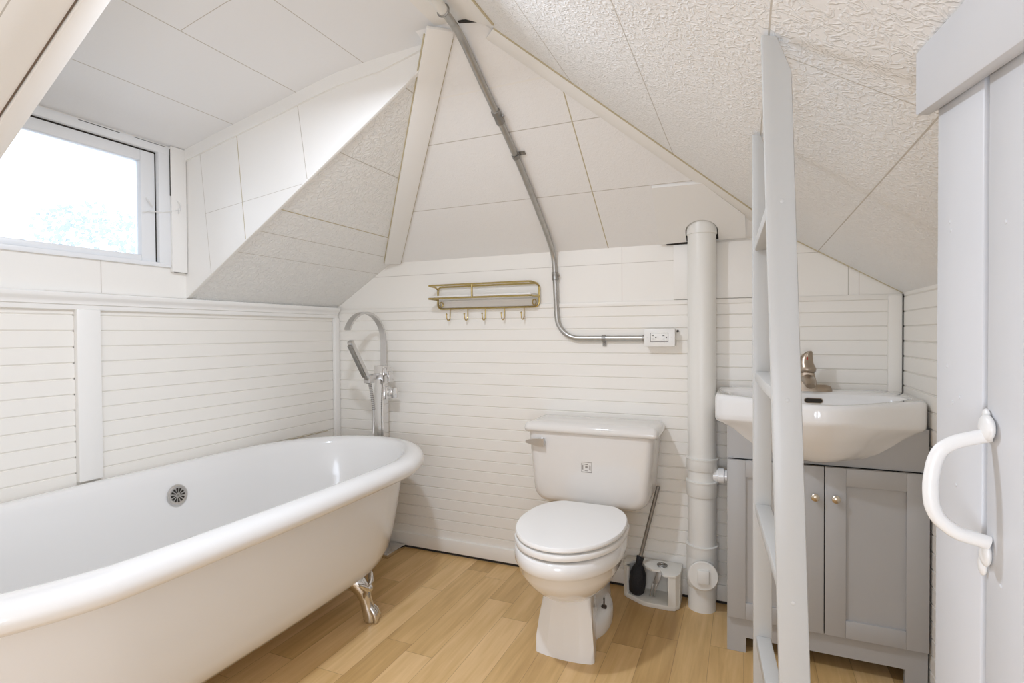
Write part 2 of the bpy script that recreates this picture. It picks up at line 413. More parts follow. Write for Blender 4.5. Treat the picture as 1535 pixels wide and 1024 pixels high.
struct(obj('ceiling', c, [M_CEILD, M_SEAMW], smooth=20, weld=True), 'smooth white dormer ceiling rising from the window to the ridge', 'ceiling')

# dormer cheeks
w = MB()
chk = [(XL, YC, ZL), (hipL(zc).x, YC, zc), (xlt + 0.02, YC, ZT), (-0.9, YC, ZT)] + [(a, YC, b) for a, b in c2[::-1] if a < -0.95] 
paneled(w, chk, [((-1.737, 0, 1.655), (1, 0, 0.099), 0.0035, 1), ((-1.932, 0, 1.58), (1, 0, 0.114), 0.002, 2), ((-1.437, 0, 1.79), (1, 0, 0.15), 0.0028, 2), ((-1.7, 0, 1.602), (-0.119, 0, 1), 0.0016, 2, lambda q: q.x > -1.92)])
struct(obj('wall_dormer', w, [M_TRIM, M_SEAM, M_SEAMW], smooth=0), 'white triangular dormer cheek beyond the window', 'wall')
w = MB()
w.face([(XL, YN, ZL), (xlt, YN, ZT), (-0.9, YN, ZT)] + [(a, YN, b) for a, b in c2[::-1] if a < -0.95])
struct(obj('wall_dormer', w, M_TRIM, smooth=0), 'dormer cheek on the near side of the window', 'wall')
# strip along the cheek top
t = MB()
pt = [(a, b) for a, b in c2 if a < -0.9 + 1e-6]
for (xa, za), (xb, zb_) in zip(pt, pt[1:]):
    h0, h1 = (0.045 if xa < -1.0 else 0.02), (0.045 if xb < -1.0 else 0.008)
    t.hexa([(xa, YC - 0.008, za - h0), (xb, YC - 0.008, zb_ - h1), (xb, YC + 0.002, zb_ - h1), (xa, YC + 0.002, za - h0), (xa, YC - 0.008, za), (xb, YC - 0.008, zb_), (xb, YC + 0.002, zb_), (xa, YC + 0.002, za)])
struct(obj('trim_10', t, M_TRIM, smooth=20), 'flat white strip along the top of the dormer cheek')
# bead along the cheek / slope edge
t = MB(); d_ = V((1, 0, S)).normalized()
p0 = V((XL + 0.02, YC, zl(XL + 0.02))); p1 = V((-0.905, YC, zl(-0.905)))
t.bar(p0 + nL * 0.003, p1 + nL * 0.003, 0.015, 0.006, up=nL, bev=0.002)
struct(obj('trim_11', t, M_TRIM), 'thin white bead along the edge where dormer cheek meets sloped ceiling')
# near-side corner trim
t = MB()
for a, m_, off, wd in ((0, 0, -0.019, 0.039), (1, 1, -0.0405, 0.002)):
    q0 = V((XL + 0.03, YN + off, zl(XL + 0.03))); q1 = V((xlt - 0.005, YN + off, zl(xlt - 0.005)))
    t.bar(q0 + nL * (0.006 if m_ == 0 else 0.001), q1 + nL * (0.006 if m_ == 0 else 0.001), wd, 0.012 if m_ == 0 else 0.003, up=nL, bev=0.002 if m_ == 0 else 0, mi=m_)
struct(obj('trim_12', t, [M_TRIM, M_CRACK]), 'cream edge board with dark joint where the near sloped ceiling meets the dormer')
# hip battens
def strip(name, a, b, nrm, wd, th, m, label, side=0.0):
    t = MB(); a, b = V(a), V(b); n = V(nrm).normalized()
    sd = (b - a).normalized().cross(n).normalized()
    t.bar(a + n * th / 2 + sd * side, b + n * th / 2 + sd * side, wd, th, up=n, bev=0.003)
    return struct(obj(name, t, m), label)
nLB = (nL + nB).normalized(); nRB = (nR + nB).normalized()
strip('trim_13', hipL(1.484) + nLB * 0.0165, hipL(2.012) + nLB * 0.0165, nLB, 0.082, 0.012, M_TRIM, 'white batten covering the left hip from ridge down to the faucet wall')
# caulk both sides of left batten
strip('trim_14', hipR(1.487) + nRB * 0.0115, hipR(1.985) + nRB * 0.0115, nRB, 0.058, 0.004, M_FLATW, 'flat white strip covering the right hip down to the sink wall')
sd = (hipR(1.975) - hipR(1.49)).normalized().cross(nRB).normalized()
sdR = sd if sd.x > 0 else -sd
t = MB()
t.tube([hipR(1.487) + sdR * 0.031 + nRB * 0.0125, hipR(1.985) + sdR * 0.031 + nRB * 0.0125], 0.0036, 6)
struct(obj('trim_15', t, M_SEAM), 'yellowed caulk bead along the right hip strip')
sdl = (hipL(1.975) - hipL(1.478)).normalized().cross(nLB).normalized()
t = MB()
for sgn in (-1, 1): t.tube([hipL(1.484) + sdl * sgn * 0.0425 + nLB * 0.0165, hipL(2.0) + sdl * sgn * 0.0425 + nLB * 0.0165], 0.0034, 6)
struct(obj('trim_16', t, M_SEAM), 'yellowed caulk beads along the left hip batten')
# joint between the right slope and the back wall, ridge strip joints
t = MB(); t.tube([(XR, YB - 0.001, ZR + 0.001), (xr2, YB - 0.001, ZB)], 0.0035, 6)
struct(obj('trim_17', t, M_SEAM), 'yellowed joint where the right slope meets the sink wall')
t = MB(); t.tube([(-0.646, YR + 0.02, zr(-0.646) - 0.001), (-0.646, 1.375, zr(-0.646) - 0.001)], 0.0045, 6)
struct(obj('trim_18', t, M_SEAM), 'yellowed caulk line along the ridge board')
t = MB(); t.prism([(-0.84, YR + 0.02, ZT - 0.002), (-0.74, YR + 0.02, ZT - 0.006), (-0.648, YR + 0.02, zr(-0.648) - 0.004), (-0.648, YR + 0.02, zr(-0.648) + 0.004), (-0.74, YR + 0.02, ZT + 0.004), (-0.84, YR + 0.02, ZT + 0.004)], (0, 1.385 - YR - 0.02, 0))
t.hexa([(-0.762, 1.384, ZT - 0.009), (-0.69, 1.384, ZT - 0.022), (-0.69, 1.392, ZT - 0.022), (-0.762, 1.392, ZT - 0.009), (-0.762, 1.384, ZT - 0.003), (-0.69, 1.384, ZT - 0.016), (-0.69, 1.392, ZT - 0.016), (-0.762, 1.392, ZT - 0.003)], mi=1)
for q in ((-0.70, 1.28), (-0.675, 1.24), (-0.66, 1.20)): t.cyl((q[0], q[1], zr(q[0]) - 0.012 + 0.004), (q[0], q[1], zr(q[0]) - 0.002), 0.003, n=10, mi=1)
struct(obj('trim_19', t, [M_FLATW, M_DARK]), 'flat white ridge board beside the metal conduit')

# access panel round the soil pipe
pm = MB(); o_ = nB * 0.001
def onback(x, y): return V((x, y, ZB + SB * (YB - y)))
cx_, cr = -0.158, 0.061
pl = [onback(-0.328, 2.324), onback(-0.315, 2.036), onback(-0.139, 2.04), onback(0.0, 2.205), onback(0.003, 2.316)]
arc = [onback(cx_ + cr * math.cos(a), 2.268 - cr * 1.0 * math.sin(a)) for a in [PI * k / 16 for k in range(17)]]
ring = pl[::-1][0:1] + [onback(cx_ + cr, 2.318)] + arc + [onback(cx_ - cr, 2.318)] + [pl[0], pl[1], pl[2], pl[3]]
pm.prism([p + nB * 0.001 for p in ring], nB * 0.012)
struct(obj('trim_20', pm, M_TRIM, smooth=30), 'flat white cover panel fitted around the top of the stack pipe')
pm = MB(); pm.face([onback(cx_ + cr * 1.02 * math.cos(a), 2.268 - cr * 1.02 * math.sin(a)) + nB * 0.002 for a in [PI * k / 16 for k in range(17)]] + [onback(cx_ - cr, 2.325) + nB * 0.002, onback(cx_ + cr, 2.325) + nB * 0.002])
pm.box(-0.30, -0.215, YB - 0.012, YB + 0.0, 1.4635, 1.470)
struct(obj('trim_21', pm, M_DARK), 'dark gap around the top of the stack pipe')

# ------------------------------------------------------------------ window
win = thing('window_1', (XL, 1.07, WZ0), 'small white painted wooden window glaring with daylight, in the dormer', 'window'); win['kind'] = 'structure'
f = MB()
f.box(XL - 0.09, XL + 0.008, WY1 - 0.038, WY1 + 0.006, WZ0, WZ1, bev=0.002); f.box(XL - 0.09, XL + 0.008, WY0, WY0 + 0.03, WZ0, WZ1, bev=0.002)
f.box(XL - 0.09, XL + 0.0088, WY0, WY1 + 0.0055, WZ1 - 0.022, WZ1 + 0.008, bev=0.002)
obj('window_frame', f, M_WIN, win)
f = MB(); f.box(XL - 0.001, XL + 0.016, WY1 + 0.006, YC - 0.003, 1.347, 1.832, bev=0.002)
obj('side_casing', f, M_TRIM, win)
f = MB(); f.box(XL - 0.09, XL + 0.010, WY0, WY1 + 0.004, WZ0 - 0.010, WZ0 + 0.006, bev=0.002)
obj('sill', f, M_WIN, win)
g0, g1, h0, h1 = WY0 + 0.035, WY1 - 0.044, WZ0 + 0.004, WZ1 - 0.028
sf = MB()
sf.box(XL - 0.045, XL - 0.006, g1 - 0.052, g1, h0, h1, bev=0.003); sf.box(XL - 0.045, XL - 0.006, g0, g0 + 0.05, h0, h1, bev=0.003)
sf.box(XL - 0.045, XL - 0.006, g0 + 0.05, g1 - 0.052, h0, h0 + 0.025, bev=0.003); sf.box(XL - 0.045, XL - 0.006, g0 + 0.05, g1 - 0.052, h1 - 0.04, h1, bev=0.003)
sash = obj('sash', sf, M_WIN, win)
gp = MB(); gp.box(XL - 0.03, XL - 0.026, g0 + 0.048, g1 - 0.05, h0 + 0.02, h1 - 0.035)
obj('pane', gp, M_GLASS, sash)
gp = MB(); gp.box(XL - 0.03, XL - 0.010, g1 - 0.001, WY1 - 0.036, WZ0 + .006, WZ1 - 0.021); gp.box(XL - 0.03, XL - 0.010, g0, WY1 - 0.037, h1 - 0.001, WZ1 - 0.021)
gp.box(XL + 0.0081, XL + 0.0092, 1.09, 1.22, WZ1 + 0.0035, WZ1 + 0.0055); gp.box(XL + 0.0081, XL + 0.0092, 1.27, 1.385, WZ1 + 0.0045, WZ1 + 0.0062)
gp.box(XL + 0.0145, XL + 0.0162, WY1 + 0.012, YC - 0.004, 1.345, 1.3465); gp.box(XL + 0.008, XL + 0.010, WY1 + 0.004, WY1 + 0.0062, 1.64, 1.82)
obj('joint_gap', gp, M_DARK, win)
hk = MB()
hk.tube([(XL - 0.004, g1 - 0.035, 1.615), (XL + 0.006, g1 - 0.03, 1.60), (XL - 0.002, g1 - 0.012, 1.585)], 0.0022, 8)
hk.tube([(XL - 0.002, g1 - 0.05, 1.558), (XL + 0.005, g1 - 0.03, 1.566), (XL + 0.01, g1 + 0.02, 1.570), (XL + 0.018, WY1 + 0.03, 1.590)], 0.0022, 8)
hk.ball((XL + 0.018, WY1 + 0.034, 1.592), 0.006, sub=2); hk.tube([(XL + 0.017, WY1 + 0.026, 1.625), (XL + 0.024, WY1 + 0.036, 1.613), (XL + 0.018, WY1 + 0.04, 1.60), (XL + 0.02, WY1 + 0.03, 1.575)], 0.0025, 8)
obj('hook_latch', hk, M_HANDLE, win, label='painted hook and eye latch')

# tree outside
tr = thing('tree', (-9.0, 5.0, -3.0), 'pale tree seen washed out through the small dormer window', 'tree')
tb = MB(); tb.tube([(-9.0, 5.0, -3.0), (-9.05, 5.0, 0.0), (-8.95, 5.05, 2.3)], 0.12, 8, radii=[.16, .12, .05]); obj('trunk', tb, M_BARK, tr)
lf = MB()
for i in range(900):
    a, b_, r = random.uniform(0, 2 * PI), random.uniform(-1, 1), random.uniform(0.2, 1) ** 0.4
    p = V((-9.0 + 0.9 * r * math.cos(a) * math.sqrt(1 - b_ * b_), 5.0 + 0.95 * r * math.sin(a) * math.sqrt(1 - b_ * b_), 2.25 + 0.85 * r * b_))
    u = V((random.uniform(-1, 1), random.uniform(-1, 1), random.uniform(-1, 1))).normalized() * 0.05; v = u.orthogonal().normalized() * 0.03
    lf.face([p - u, p + v, p + u, p - v])
obj('foliage', lf, M_LEAF, tr, smooth=0)

# ------------------------------------------------------------------ bathtub
TC, TA, TB = (-1.602, 1.217), 0.441, 0.934
def oval(a, b, z, n=96, cx=TC[0], cy=TC[1], sf=0.44):
    st = b * sf; e = b - st; pts = []
    for k in range(n):
        t = 2 * PI * k / n; x = a * math.cos(t); s_ = math.sin(t)
        y = (st if s_ >= 0 else -st) * min(1, abs(s_) * 6) + e * s_ * 1.0
        pts.append(V((cx + x, cy + y, z)))
    return pts
def oval2(a, b, z, n=112):
    """straight sides, elliptic ends"""
    st = b * 0.42; e = b - st; pts = []
    per = n // 4
    for q in range(4):
        for k in range(per):
            t = PI / 2 * (q + k / per)
            cs, sn = math.cos(t), math.sin(t)
            y = e * sn + math.copysign(st, sn) * min(1.0, (abs(sn) / 0.25)) 
            xx = a * (1.0 if abs(sn) < 0.25 and False else math.copysign(abs(cs) ** 0.94, cs))
            pts.append(V((TC[0] + xx, TC[1] + y, z)))
    return pts
tub = thing('bathtub', (TC[0], TC[1], 0), 'white double-ended clawfoot bathtub along the left wall under the window', 'bathtub')
m = MB()
ringsO = [(0.27, 0.06, 0.138), (0.19, 0.17, 0.142), (0.115, 0.25, 0.155), (0.15, 0, 0)]
outer = [(0.08, 0.30, 0.136), (0.15, 0.50, 0.138), (0.215, 0.64, 0.146), (0.265, 0.71, 0.163), (0.298, 0.755, 0.192), (0.318, 0.782, 0.235), (0.332, 0.80, 0.30), (0.345, 0.817, 0.38), (0.357, 0.832, 0.47), (0.366, 0.846, 0.545), (0.369, 0.852, 0.556)]
m.loft([oval2(a, b, z) for a, b, z in outer], True, False)
shell = obj('shell', m, M_TUB, tub, smooth=60)
m = MB()
off = lambda d, z: (TA - d, TB - d, z)
rim = [off(0.066, 0.560), off(0.050, 0.548), off(0.030, 0.545), off(0.012, 0.551), off(0.002, 0.563), off(0.0, 0.578), off(0.004, 0.593), off(0.014, 0.605), off(0.030, 0.612), off(0.052, 0.614), off(0.066, 0.612), off(0.078, 0.606), off(0.086, 0.592)]
inner = [off(0.093, 0.57), off(0.105, 0.52), off(0.120, 0.44), off(0.138, 0.36), off(0.165, 0.28), off(0.20, 0.215), off(0.25, 0.18), off(0.33, 0.168), (0.05, 0.35, 0.165)]
m.loft([oval2(a, b, z) for a, b, z in rim + inner], False, True)
obj('basin', m, M_TUBIN, tub, smooth=60)
# overflow drain on the far inner wall
dc = V((TC[0] - (TA - 0.108) - 0.001, 1.335, 0.508)); dn = V((1, 0, 0.16)).normalized()
m = MB(); m.lathe(dc, dn, [(0.0001, 0.001), (0.036, 0.001), (0.039, 0.004), (0.038, 0.008), (0.033, 0.010), (0.027, 0.008), (0.0001, 0.008)], n=40)
dr = obj('overflow_drain', m, M_BCHROME, tub)
m = MB(); ex = dn.cross(V((0, 1, 0))).normalized(); ey = dn.cross(ex)
for k in range(12):
    t = 2 * PI * k / 12; r_ = ex * math.cos(t) + ey * math.sin(t); tt = dn.cross(r_)
    a_, b_ = dc + dn * 0.0088 + r_ * 0.009, dc + dn * 0.0088 + r_ * 0.025
    m.face([a_ - tt * 0.0012, b_ - tt * 0.0042, b_ + r_ * 0.002, b_ + tt * 0.0042, a_ + tt * 0.0012])
obj('drain_slots', m, M_DARK, dr, smooth=0)
m = MB(); m.lathe(dc + dn * 0.008, dn, [(0.0055, 0), (0.005, 0.002), (0.0001, 0.003)], n=16); obj('screw', m, M_STEELD, dr)
# claw feet
for sy in (1, -1):
    for sx in (1, -1):
        fx, fy = TC[0] + sx * 0.265, TC[1] + sy * 0.44
        d = V((sx * 0.55, sy * 0.25, 0)).normalized(); u = V((-d.y, d.x, 0))
        b0 = V((fx, fy, 0))
        m = MB()
        path = [b0 + d * -0.055 + V((0, 0, 0.165)), b0 + d * -0.028 + V((0, 0, 0.150)), b0 + d * -0.006 + V((0, 0, 0.118)), b0 + d * 0.004 + V((0, 0, 0.085)), b0 + d * 0.012 + V((0, 0, 0.055)), b0 + d * 0.020 + V((0, 0, 0.030)), b0 + d * 0.020 + V((0, 0, 0.008)), b0 + d * 0.018 + V((0, 0, 0.0005))]
        m.tube(path, 0.03, 16, radii=[0.030, 0.034, 0.029, 0.023, 0.024, 0.027, 0.025, 0.017], up=u)
        for k in (-1, 0, 1):                                       # toes
            ap = u * k * 0.016
            m.tube([b0 + d * 0.022 + ap * 0.7 + V((0, 0, 0.062)), b0 + d * 0.036 + ap + V((0, 0, 0.044)), b0 + d * 0.046 + ap * 1.15 + V((0, 0, 0.020)), b0 + d * 0.044 + ap * 1.15 + V((0, 0, 0.004))], 0.009, 10, radii=[0.007, 0.011, 0.011, 0.006])
        for k in range(6):                                         # knuckle ridges
            z_ = 0.020 + 0.006 * k
            m.tube([b0 + d * (0.052 - 0.002 * k) + u * s_ * 0.016 + V((0, 0, z_)) for s_ in (-1, -0.5, 0, 0.5, 1)], 0.0018, 6)
        for s_ in (-1, 1):                                         # acanthus scroll at the top
            m.tube([b0 + d * -0.004 + u * s_ * 0.012 + V((0, 0, 0.085)), b0 + d * 0.006 + u * s_ * 0.022 + V((0, 0, 0.115)), b0 + d * 0.016 + u * s_ * 0.036 + V((0, 0, 0.140)), b0 + d * 0.008 + u * s_ * 0.058 + V((0, 0, 0.160)), b0 + d * 0.0 + u * s_ * 0.072 + V((0, 0, 0.172))], 0.01, 10, radii=[0.006, 0.009, 0.011, 0.010, 0.005])
        m.ball(b0 + d * 0.016 + V((0, 0, 0.128)), 0.016, sub=2)
        obj('claw_foot', m, M_CHROME, tub, label='ornate chrome claw foot')

# ------------------------------------------------------------------ tub filler
FX, FY = -1.692, 2.243
tf = thing('tub_filler', (FX, FY, 0), 'tall square chrome floor-standing tub faucet in the corner behind the tub', 'faucet')
m = MB(); m.box(FX - 0.085, FX + 0.087, FY - 0.080, FY + 0.070, 0.0, 0.022, bev=0.003); obj('base_plate', m, M_CHROME, tf)
m = MB(); m.box(FX - 0.027, FX + 0.027, FY - 0.022, FY + 0.022, 0.02, 0.943, bev=0.002); obj('column', m, M_CHROME, tf)
m = MB()
sp = [(2.262, 0.93), (2.264, 1.05)] + [(2.122 + 0.142 * math.cos(t), 1.062 + 0.142 * math.sin(t)) for t in [PI * k / 22 for k in range(0, 20)]]
rings = []
for i, (y, z) in enumerate(sp):
    y0, z0 = sp[max(i - 1, 0)]; y1, z1 = sp[min(i + 1, len(sp) - 1)]
    d = V((0, y1 - y0, z1 - z0)).normalized(); n = V((0, -d.z, d.y))
    p = V((FX, y, z)); rings.append([p + V((-0.016, 0, 0)) - n * 0.005, p + V((0.016, 0, 0)) - n * 0.005, p + V((0.016, 0, 0)) + n * 0.005, p + V((-0.016, 0, 0)) + n * 0.005])
m.loft(rings); obj('spout', m, M_BCHROME, tf, smooth=30)
m = MB(); m.box(FX - 0.014, FX + 0.014, FY - 0.085, FY - 0.02, 0.875, 0.905, bev=0.003); m.box(FX - 0.02, FX + 0.02, FY - 0.115, FY - 0.078, 0.862, 0.90, bev=0.004)
obj('shower_holder', m, M_BCHROME, tf)
m = MB(); m.bar((FX, FY - 0.092, 0.862), (FX, FY - 0.232, 1.068), 0.026, 0.022, up=(0, 1, 0), bev=0.003)
hs = obj('hand_shower', m, M_BCHROME, tf)
m = MB(); m.bar((FX, FY - 0.125 - 0.008, 0.90 - 0.006), (FX, FY - 0.230 - 0.008, 1.055 - 0.006), 0.020, 0.009, up=(0, 1, 0), bev=0.001)
obj('spray_face', m, M_STEELD, hs)
m = MB()
hp = [(FX, FY - 0.094, 0.868), (FX, FY - 0.080, 0.82), (FX, FY - 0.066, 0.76), (FX, FY - 0.060, 0.70), (FX, FY - 0.066, 0.62), (FX - 0.005, FY - 0.078, 0.52), (FX - 0.01, FY - 0.075, 0.42), (FX - 0.008, FY - 0.05, 0.33), (FX, FY - 0.022, 0.30)]
pts = []
for i in range(len(hp) - 1):
    for k in range(6): pts.append(V(hp[i]).lerp(V(hp[i + 1]), k / 6))
pts.append(V(hp[-1])); 
for _ in range(4): pts = [pts[0]] + [(pts[i - 1] + pts[i] * 2 + pts[i + 1]) / 4 for i in range(1, len(pts) - 1)] + [pts[-1]]
m.tube(pts, 0.0065, 12); hose = obj('shower_hose', m, M_BCHROME, tf)
m = MB()
for p in pts[1:16]: m.lathe(p - V((0, 0, 0.0022)), (0, -0.15, 1), [(0.0055, 0), (0.0085, 0.001), (0.0085, 0.0035), (0.0055, 0.0045)], n=12)
obj('hose_spring', m, M_STEELD, hose)
m = MB(); m.box(FX + 0.026, FX + 0.050, FY - 0.018, FY + 0.018, 0.895, 0.935, bev=0.002); m.box(FX + 0.05, FX + 0.068, FY - 0.022, FY + 0.014, 0.862, 0.915, bev=0.002)
obj('valve_handle', m, M_CHROME, tf)
m = MB(); m.box(FX + 0.026, FX + 0.048, FY - 0.016, FY + 0.016, 0.775, 0.838, bev=0.002); m.box(FX + 0.048, FX + 0.064, FY - 0.012, FY + 0.012, 0.79, 0.825, bev=0.002); m.box(FX + 0.062, FX + 0.098, FY - 0.006, FY + 0.006, 0.782, 0.834, bev=0.002)
obj('valve_handle', m, M_CHROME, tf)

# ------------------------------------------------------------------ wall shelf with hooks
SX0, SX1, SZ0, SZ1 = -1.402, -0.866, 1.222, 1.330
sh = thing('wall_shelf', ((SX0 + SX1) / 2, YB, SZ0), 'small brass wire shelf with five hooks on the wall left of the conduit', 'shelf')
def rounded_loop(x0, x1, z0, z1, y, r, n=6):
    pts = []
    for cx, cz, a0 in ((x1 - r, z1 - r, 0), (x0 + r, z1 - r, PI / 2), (x0 + r, z0 + r, PI), (x1 - r, z0 + r, 1.5 * PI)):
        pts += [V((cx + r * math.cos(a0 + PI / 2 * k / n), y, cz + r * math.sin(a0 + PI / 2 * k / n))) for k in range(n + 1)]
    return pts + [pts[0], pts[1]]
m = MB(); yw = YB - 0.012; yf = YB - 0.112
m.tube(rounded_loop(SX0, SX1, SZ0, SZ1, yw, 0.022), 0.0045, 8, caps=False)
fz = 1.330
m.tube([(SX0, yw, fz - 0.012), (SX0 + 0.002, yw - 0.03, fz - 0.002), (SX0 + 0.004, yf + 0.012, fz), (SX0 + 0.012, yf, fz), (SX1 - 0.012, yf, fz), (SX1 - 0.004, yf + 0.012, fz), (SX1 - 0.002, yw - 0.03, fz - 0.002), (SX1, yw, fz - 0.012)], 0.0045, 8)
m.tube([(SX0, yw, 1.268), (SX0 + 0.004, yf + 0.008, 1.268), (SX0 + 0.012, yf, 1.268), (SX1 - 0.012, yf, 1.268), (SX1 - 0.004, yf + 0.008, 1.268), (SX1, yw, 1.268)], 0.0045, 8)
m.tube([(-1.16, yf, 1.268), (-1.16, yf, fz)], 0.0045, 8)
for x in (SX0, SX1): m.tube([(x, yw, SZ0 + 0.02), (x, yw, SZ1 - 0.02)], 0.0048, 8)
obj('wire_frame', m, M_BRASS, sh)
m = MB(); m.box(SX0 + 0.004, SX1 - 0.004, yf + 0.004, yw - 0.004, 1.270, 1.280, bev=0.001); obj('shelf_board', m, M_SHELF, sh)
m = MB(); m.box(SX0 + 0.012, SX1 - 0.012, yw + 0.002, YB - 0.0065, SZ0 + 0.006, 1.262); obj('back_panel', m, M_SHELF, sh)
for x in (SX0 + 0.022, SX1 - 0.022):
    m = MB(); m.tube([(x + 0.009 * math.cos(t), yw - 0.004, 1.243 + 0.013 * math.sin(t)) for t in [2 * PI * k / 14 for k in range(15)]], 0.0028, 6, caps=False); obj('mounting_eye', m, M_BRASS, sh)
for x in (-1.333, -1.235, -1.140, -1.040, -0.940):
    m = MB()
    m.tube([(x, yw, SZ0 - 0.002), (x, yw - 0.002, 1.185)] + [(x, yw - 0.018 + 0.016 * math.cos(t), 1.180 - 0.016 * math.sin(t)) for t in [PI * k / 10 for k in range(1, 11)]] + [(x, yw - 0.036, 1.194)], 0.0026, 8)
    m.ball((x, yw - 0.036, 1.195), 0.0045, sub=2)
    obj('hook', m, M_BRASS, sh)

# ------------------------------------------------------------------ conduit and outlet
CR = 0.0115
cd = thing('electrical_conduit', (-0.765, 1.4, ZT), 'bare metal electrical conduit running down the sloped ceiling and wall to the outlet', 'conduit')
def smooth_path(pts, it=3, sub=5):
    o = []
    for a, b in zip(pts, pts[1:]):
        for k in range(sub): o.append(V(a).lerp(V(b), k / sub))
    o.append(V(pts[-1]))
    for _ in range(it): o = [o[0]] + [(o[i - 1] + 2 * o[i] + o[i + 1]) / 4 for i in range(1, len(o) - 1)] + [o[-1]]
    return o
ob = lambda y, x: onback(x, y) + nB * 0.0135
cpts = [(-0.735, 1.10, 1.978), (-0.750, 1.24, 1.979), (-0.758, 1.34, 1.979), (-0.766, 1.42, ob(1.42, 0).z - 0.010), ob(1.55, -0.771), ob(1.68, -0.768), ob(1.83, -0.767), ob(2.02, -0.774), ob(2.16, -0.782), ob(2.27, -0.790), (-0.793, YB - 0.0135, 1.445), (-0.788, YB - 0.0135, 1.36), (-0.784, YB - 0.0135, 1.25), (-0.781, YB - 0.0135, 1.19)]
R_ = 0.105
cpts += [(-0.781 + R_ - R_ * math.cos(t), YB - 0.0135, 1.180 - R_ * math.sin(t)) for t in [PI / 2 * k / 8 for k in range(1, 9)]]
cpts += [(-0.60, YB - 0.0135, 1.0755), (-0.50, YB - 0.0135, 1.0755), (-0.386, YB - 0.0135, 1.076)]
m = MB(); m.tube(smooth_path(cpts, 6), CR, 14); obj('tube', m, M_STEEL, cd)
def sleeve(p, q, r, mm, name, lab=None, parent=None):
    m = MB(); p, q = V(p), V(q); L_ = (q - p).length
    m.lathe(p, q - p, [(CR, -0.0005), (r, 0.001), (r, L_ * 0.3), (r * 0.94, L_ * 0.36), (r * 0.94, L_ * 0.64), (r, L_ * 0.7), (r, L_ - 0.001), (CR, L_)], n=16)
    mid = (p + q) / 2; sdv = (q - p).cross(nB).normalized()
    m.cyl(mid - sdv * (r - 0.001), mid - sdv * (r + 0.006), 0.004, n=10)
    obj(name, m, mm, cd, label=lab)
sleeve(ob(1.655, -0.769), ob(1.70, -0.768), 0.0155, M_STEELD, 'coupling')
sleeve((-0.7885, YB - 0.0135, 1.375), (-0.7865, YB - 0.0135, 1.338), 0.0150, M_STEELD, 'coupling')
m = MB(); m.tube(smooth_path([(-0.735, 1.10, 1.978), (-0.750, 1.24, 1.979), (-0.7535, 1.285, 1.979)], 1), 0.0150, 16); obj('elbow_sleeve', m, M_PVC, cd, label='thicker painted end of the conduit')
m = MB(); m.tube([(-0.7535 + 0.0165 * math.cos(t), 1.286, 1.979 + 0.0165 * math.sin(t)) for t in [2 * PI * k / 16 for k in range(17)]], 0.003, 6, caps=False); obj('lock_ring', m, M_STEELD, cd)
def strap(p, d, nrm, name='strap'):
    m = MB(); p, d, n = V(p), V(d).normalized(), V(nrm).normalized(); s_ = d.cross(n)
    rr = CR + 0.0025
    arc = [p + (s_ * math.cos(t) + n * math.sin(t)) * rr for t in [PI * k / 10 for k in range(11)]]
    for a, b in zip(arc, arc[1:]): m.bar(a, b, 0.016, 0.002, up=(a + b) / 2 - p)
    for sg in (1,): 
        q = p + s_ * sg * (rr + 0.008) - n * 0.010; m.bar(q - s_ * 0.011 * sg, q + s_ * 0.012 * sg, 0.016, 0.003, up=n); m.lathe(q, n, [(0.005, 0), (0.005, 0.004), (0.0001, 0.006)], n=10)
    obj(name, m, M_STEELD, cd)
strap(ob(1.829, -0.767), (0, -1, SB), nB); strap((-0.565, YB - 0.0135, 1.0755), (1, 0, 0), (0, -1, 0))

ox0, ox1, oz0, oz1, oyf = -0.386, -0.262, 1.043, 1.116, 2.278
ot = thing('outlet_box', ((ox0 + ox1) / 2, YB, oz0), 'white surface-mounted duplex outlet box at the end of the conduit', 'electrical outlet')
m = MB(); m.box(ox0 + 0.002, ox1 - 0.002, oyf + 0.006, YB - 0.001, oz0 + 0.002, oz1 - 0.002, bev=0.003); obj('box', m, M_OUT, ot)
m = MB(); m.box(ox0, ox1, oyf, oyf + 0.008, oz0, oz1, bev=0.0025); obj('cover_plate', m, M_OUT, ot)
oc = ((ox0 + ox1) / 2, (oz0 + oz1) / 2)
m = MB(); m.box(oc[0] - 0.036, oc[0] + 0.036, oyf - 0.0004, oyf + 0.002, oc[1] - 0.0185, oc[1] + 0.0185, mi=1); m.box(oc[0] - 0.0345, oc[0] + 0.0345, oyf - 0.0025, oyf + 0.002, oc[1] - 0.017, oc[1] + 0.017, bev=0.001)
rc = obj('receptacle', m, [M_OUT, M_DARK], ot)
for cx in (oc[0] - 0.021, oc[0] + 0.021):
    m = MB(); m.box(cx - 0.008, cx + 0.0, oyf - 0.0031, oyf - 0.002, oc[1] + 0.0055, oc[1] + 0.0078); m.box(cx - 0.007, cx + 0.0, oyf - 0.0031, oyf - 0.002, oc[1] - 0.0078, oc[1] - 0.0055)
    m.cyl((cx + 0.0075, oyf - 0.0031, oc[1]), (cx + 0.0075, oyf - 0.002, oc[1]), 0.0028, n=12)
    obj('socket_slots', m, M_DARK, rc)
for cx in (ox0 + 0.013, ox1 - 0.013):
    m = MB(); m.cyl((cx, oyf - 0.001, oc[1]), (cx, oyf + 0.001, oc[1]), 0.003, n=12); obj('cover_screw', m, M_SHELF, ot)
m = MB(); m.lathe((ox0 + 0.001, YB - 0.0135, 1.076), (-1, 0, 0), [(0.017, 0), (0.017, 0.006), (0.014, 0.007), (0.014, 0.013), (0.0116, 0.014)], n=18); obj('conduit_connector', m, M_STEELD, ot)
m = MB(); m.lathe((ox1 + 0.006, YB - 0.006, 1.105), (0, -1, 0), [(0.005, 0), (0.005, 0.004), (0.0001, 0.006)], n=12); obj('mounting_screw', m, M_RUST, ot)

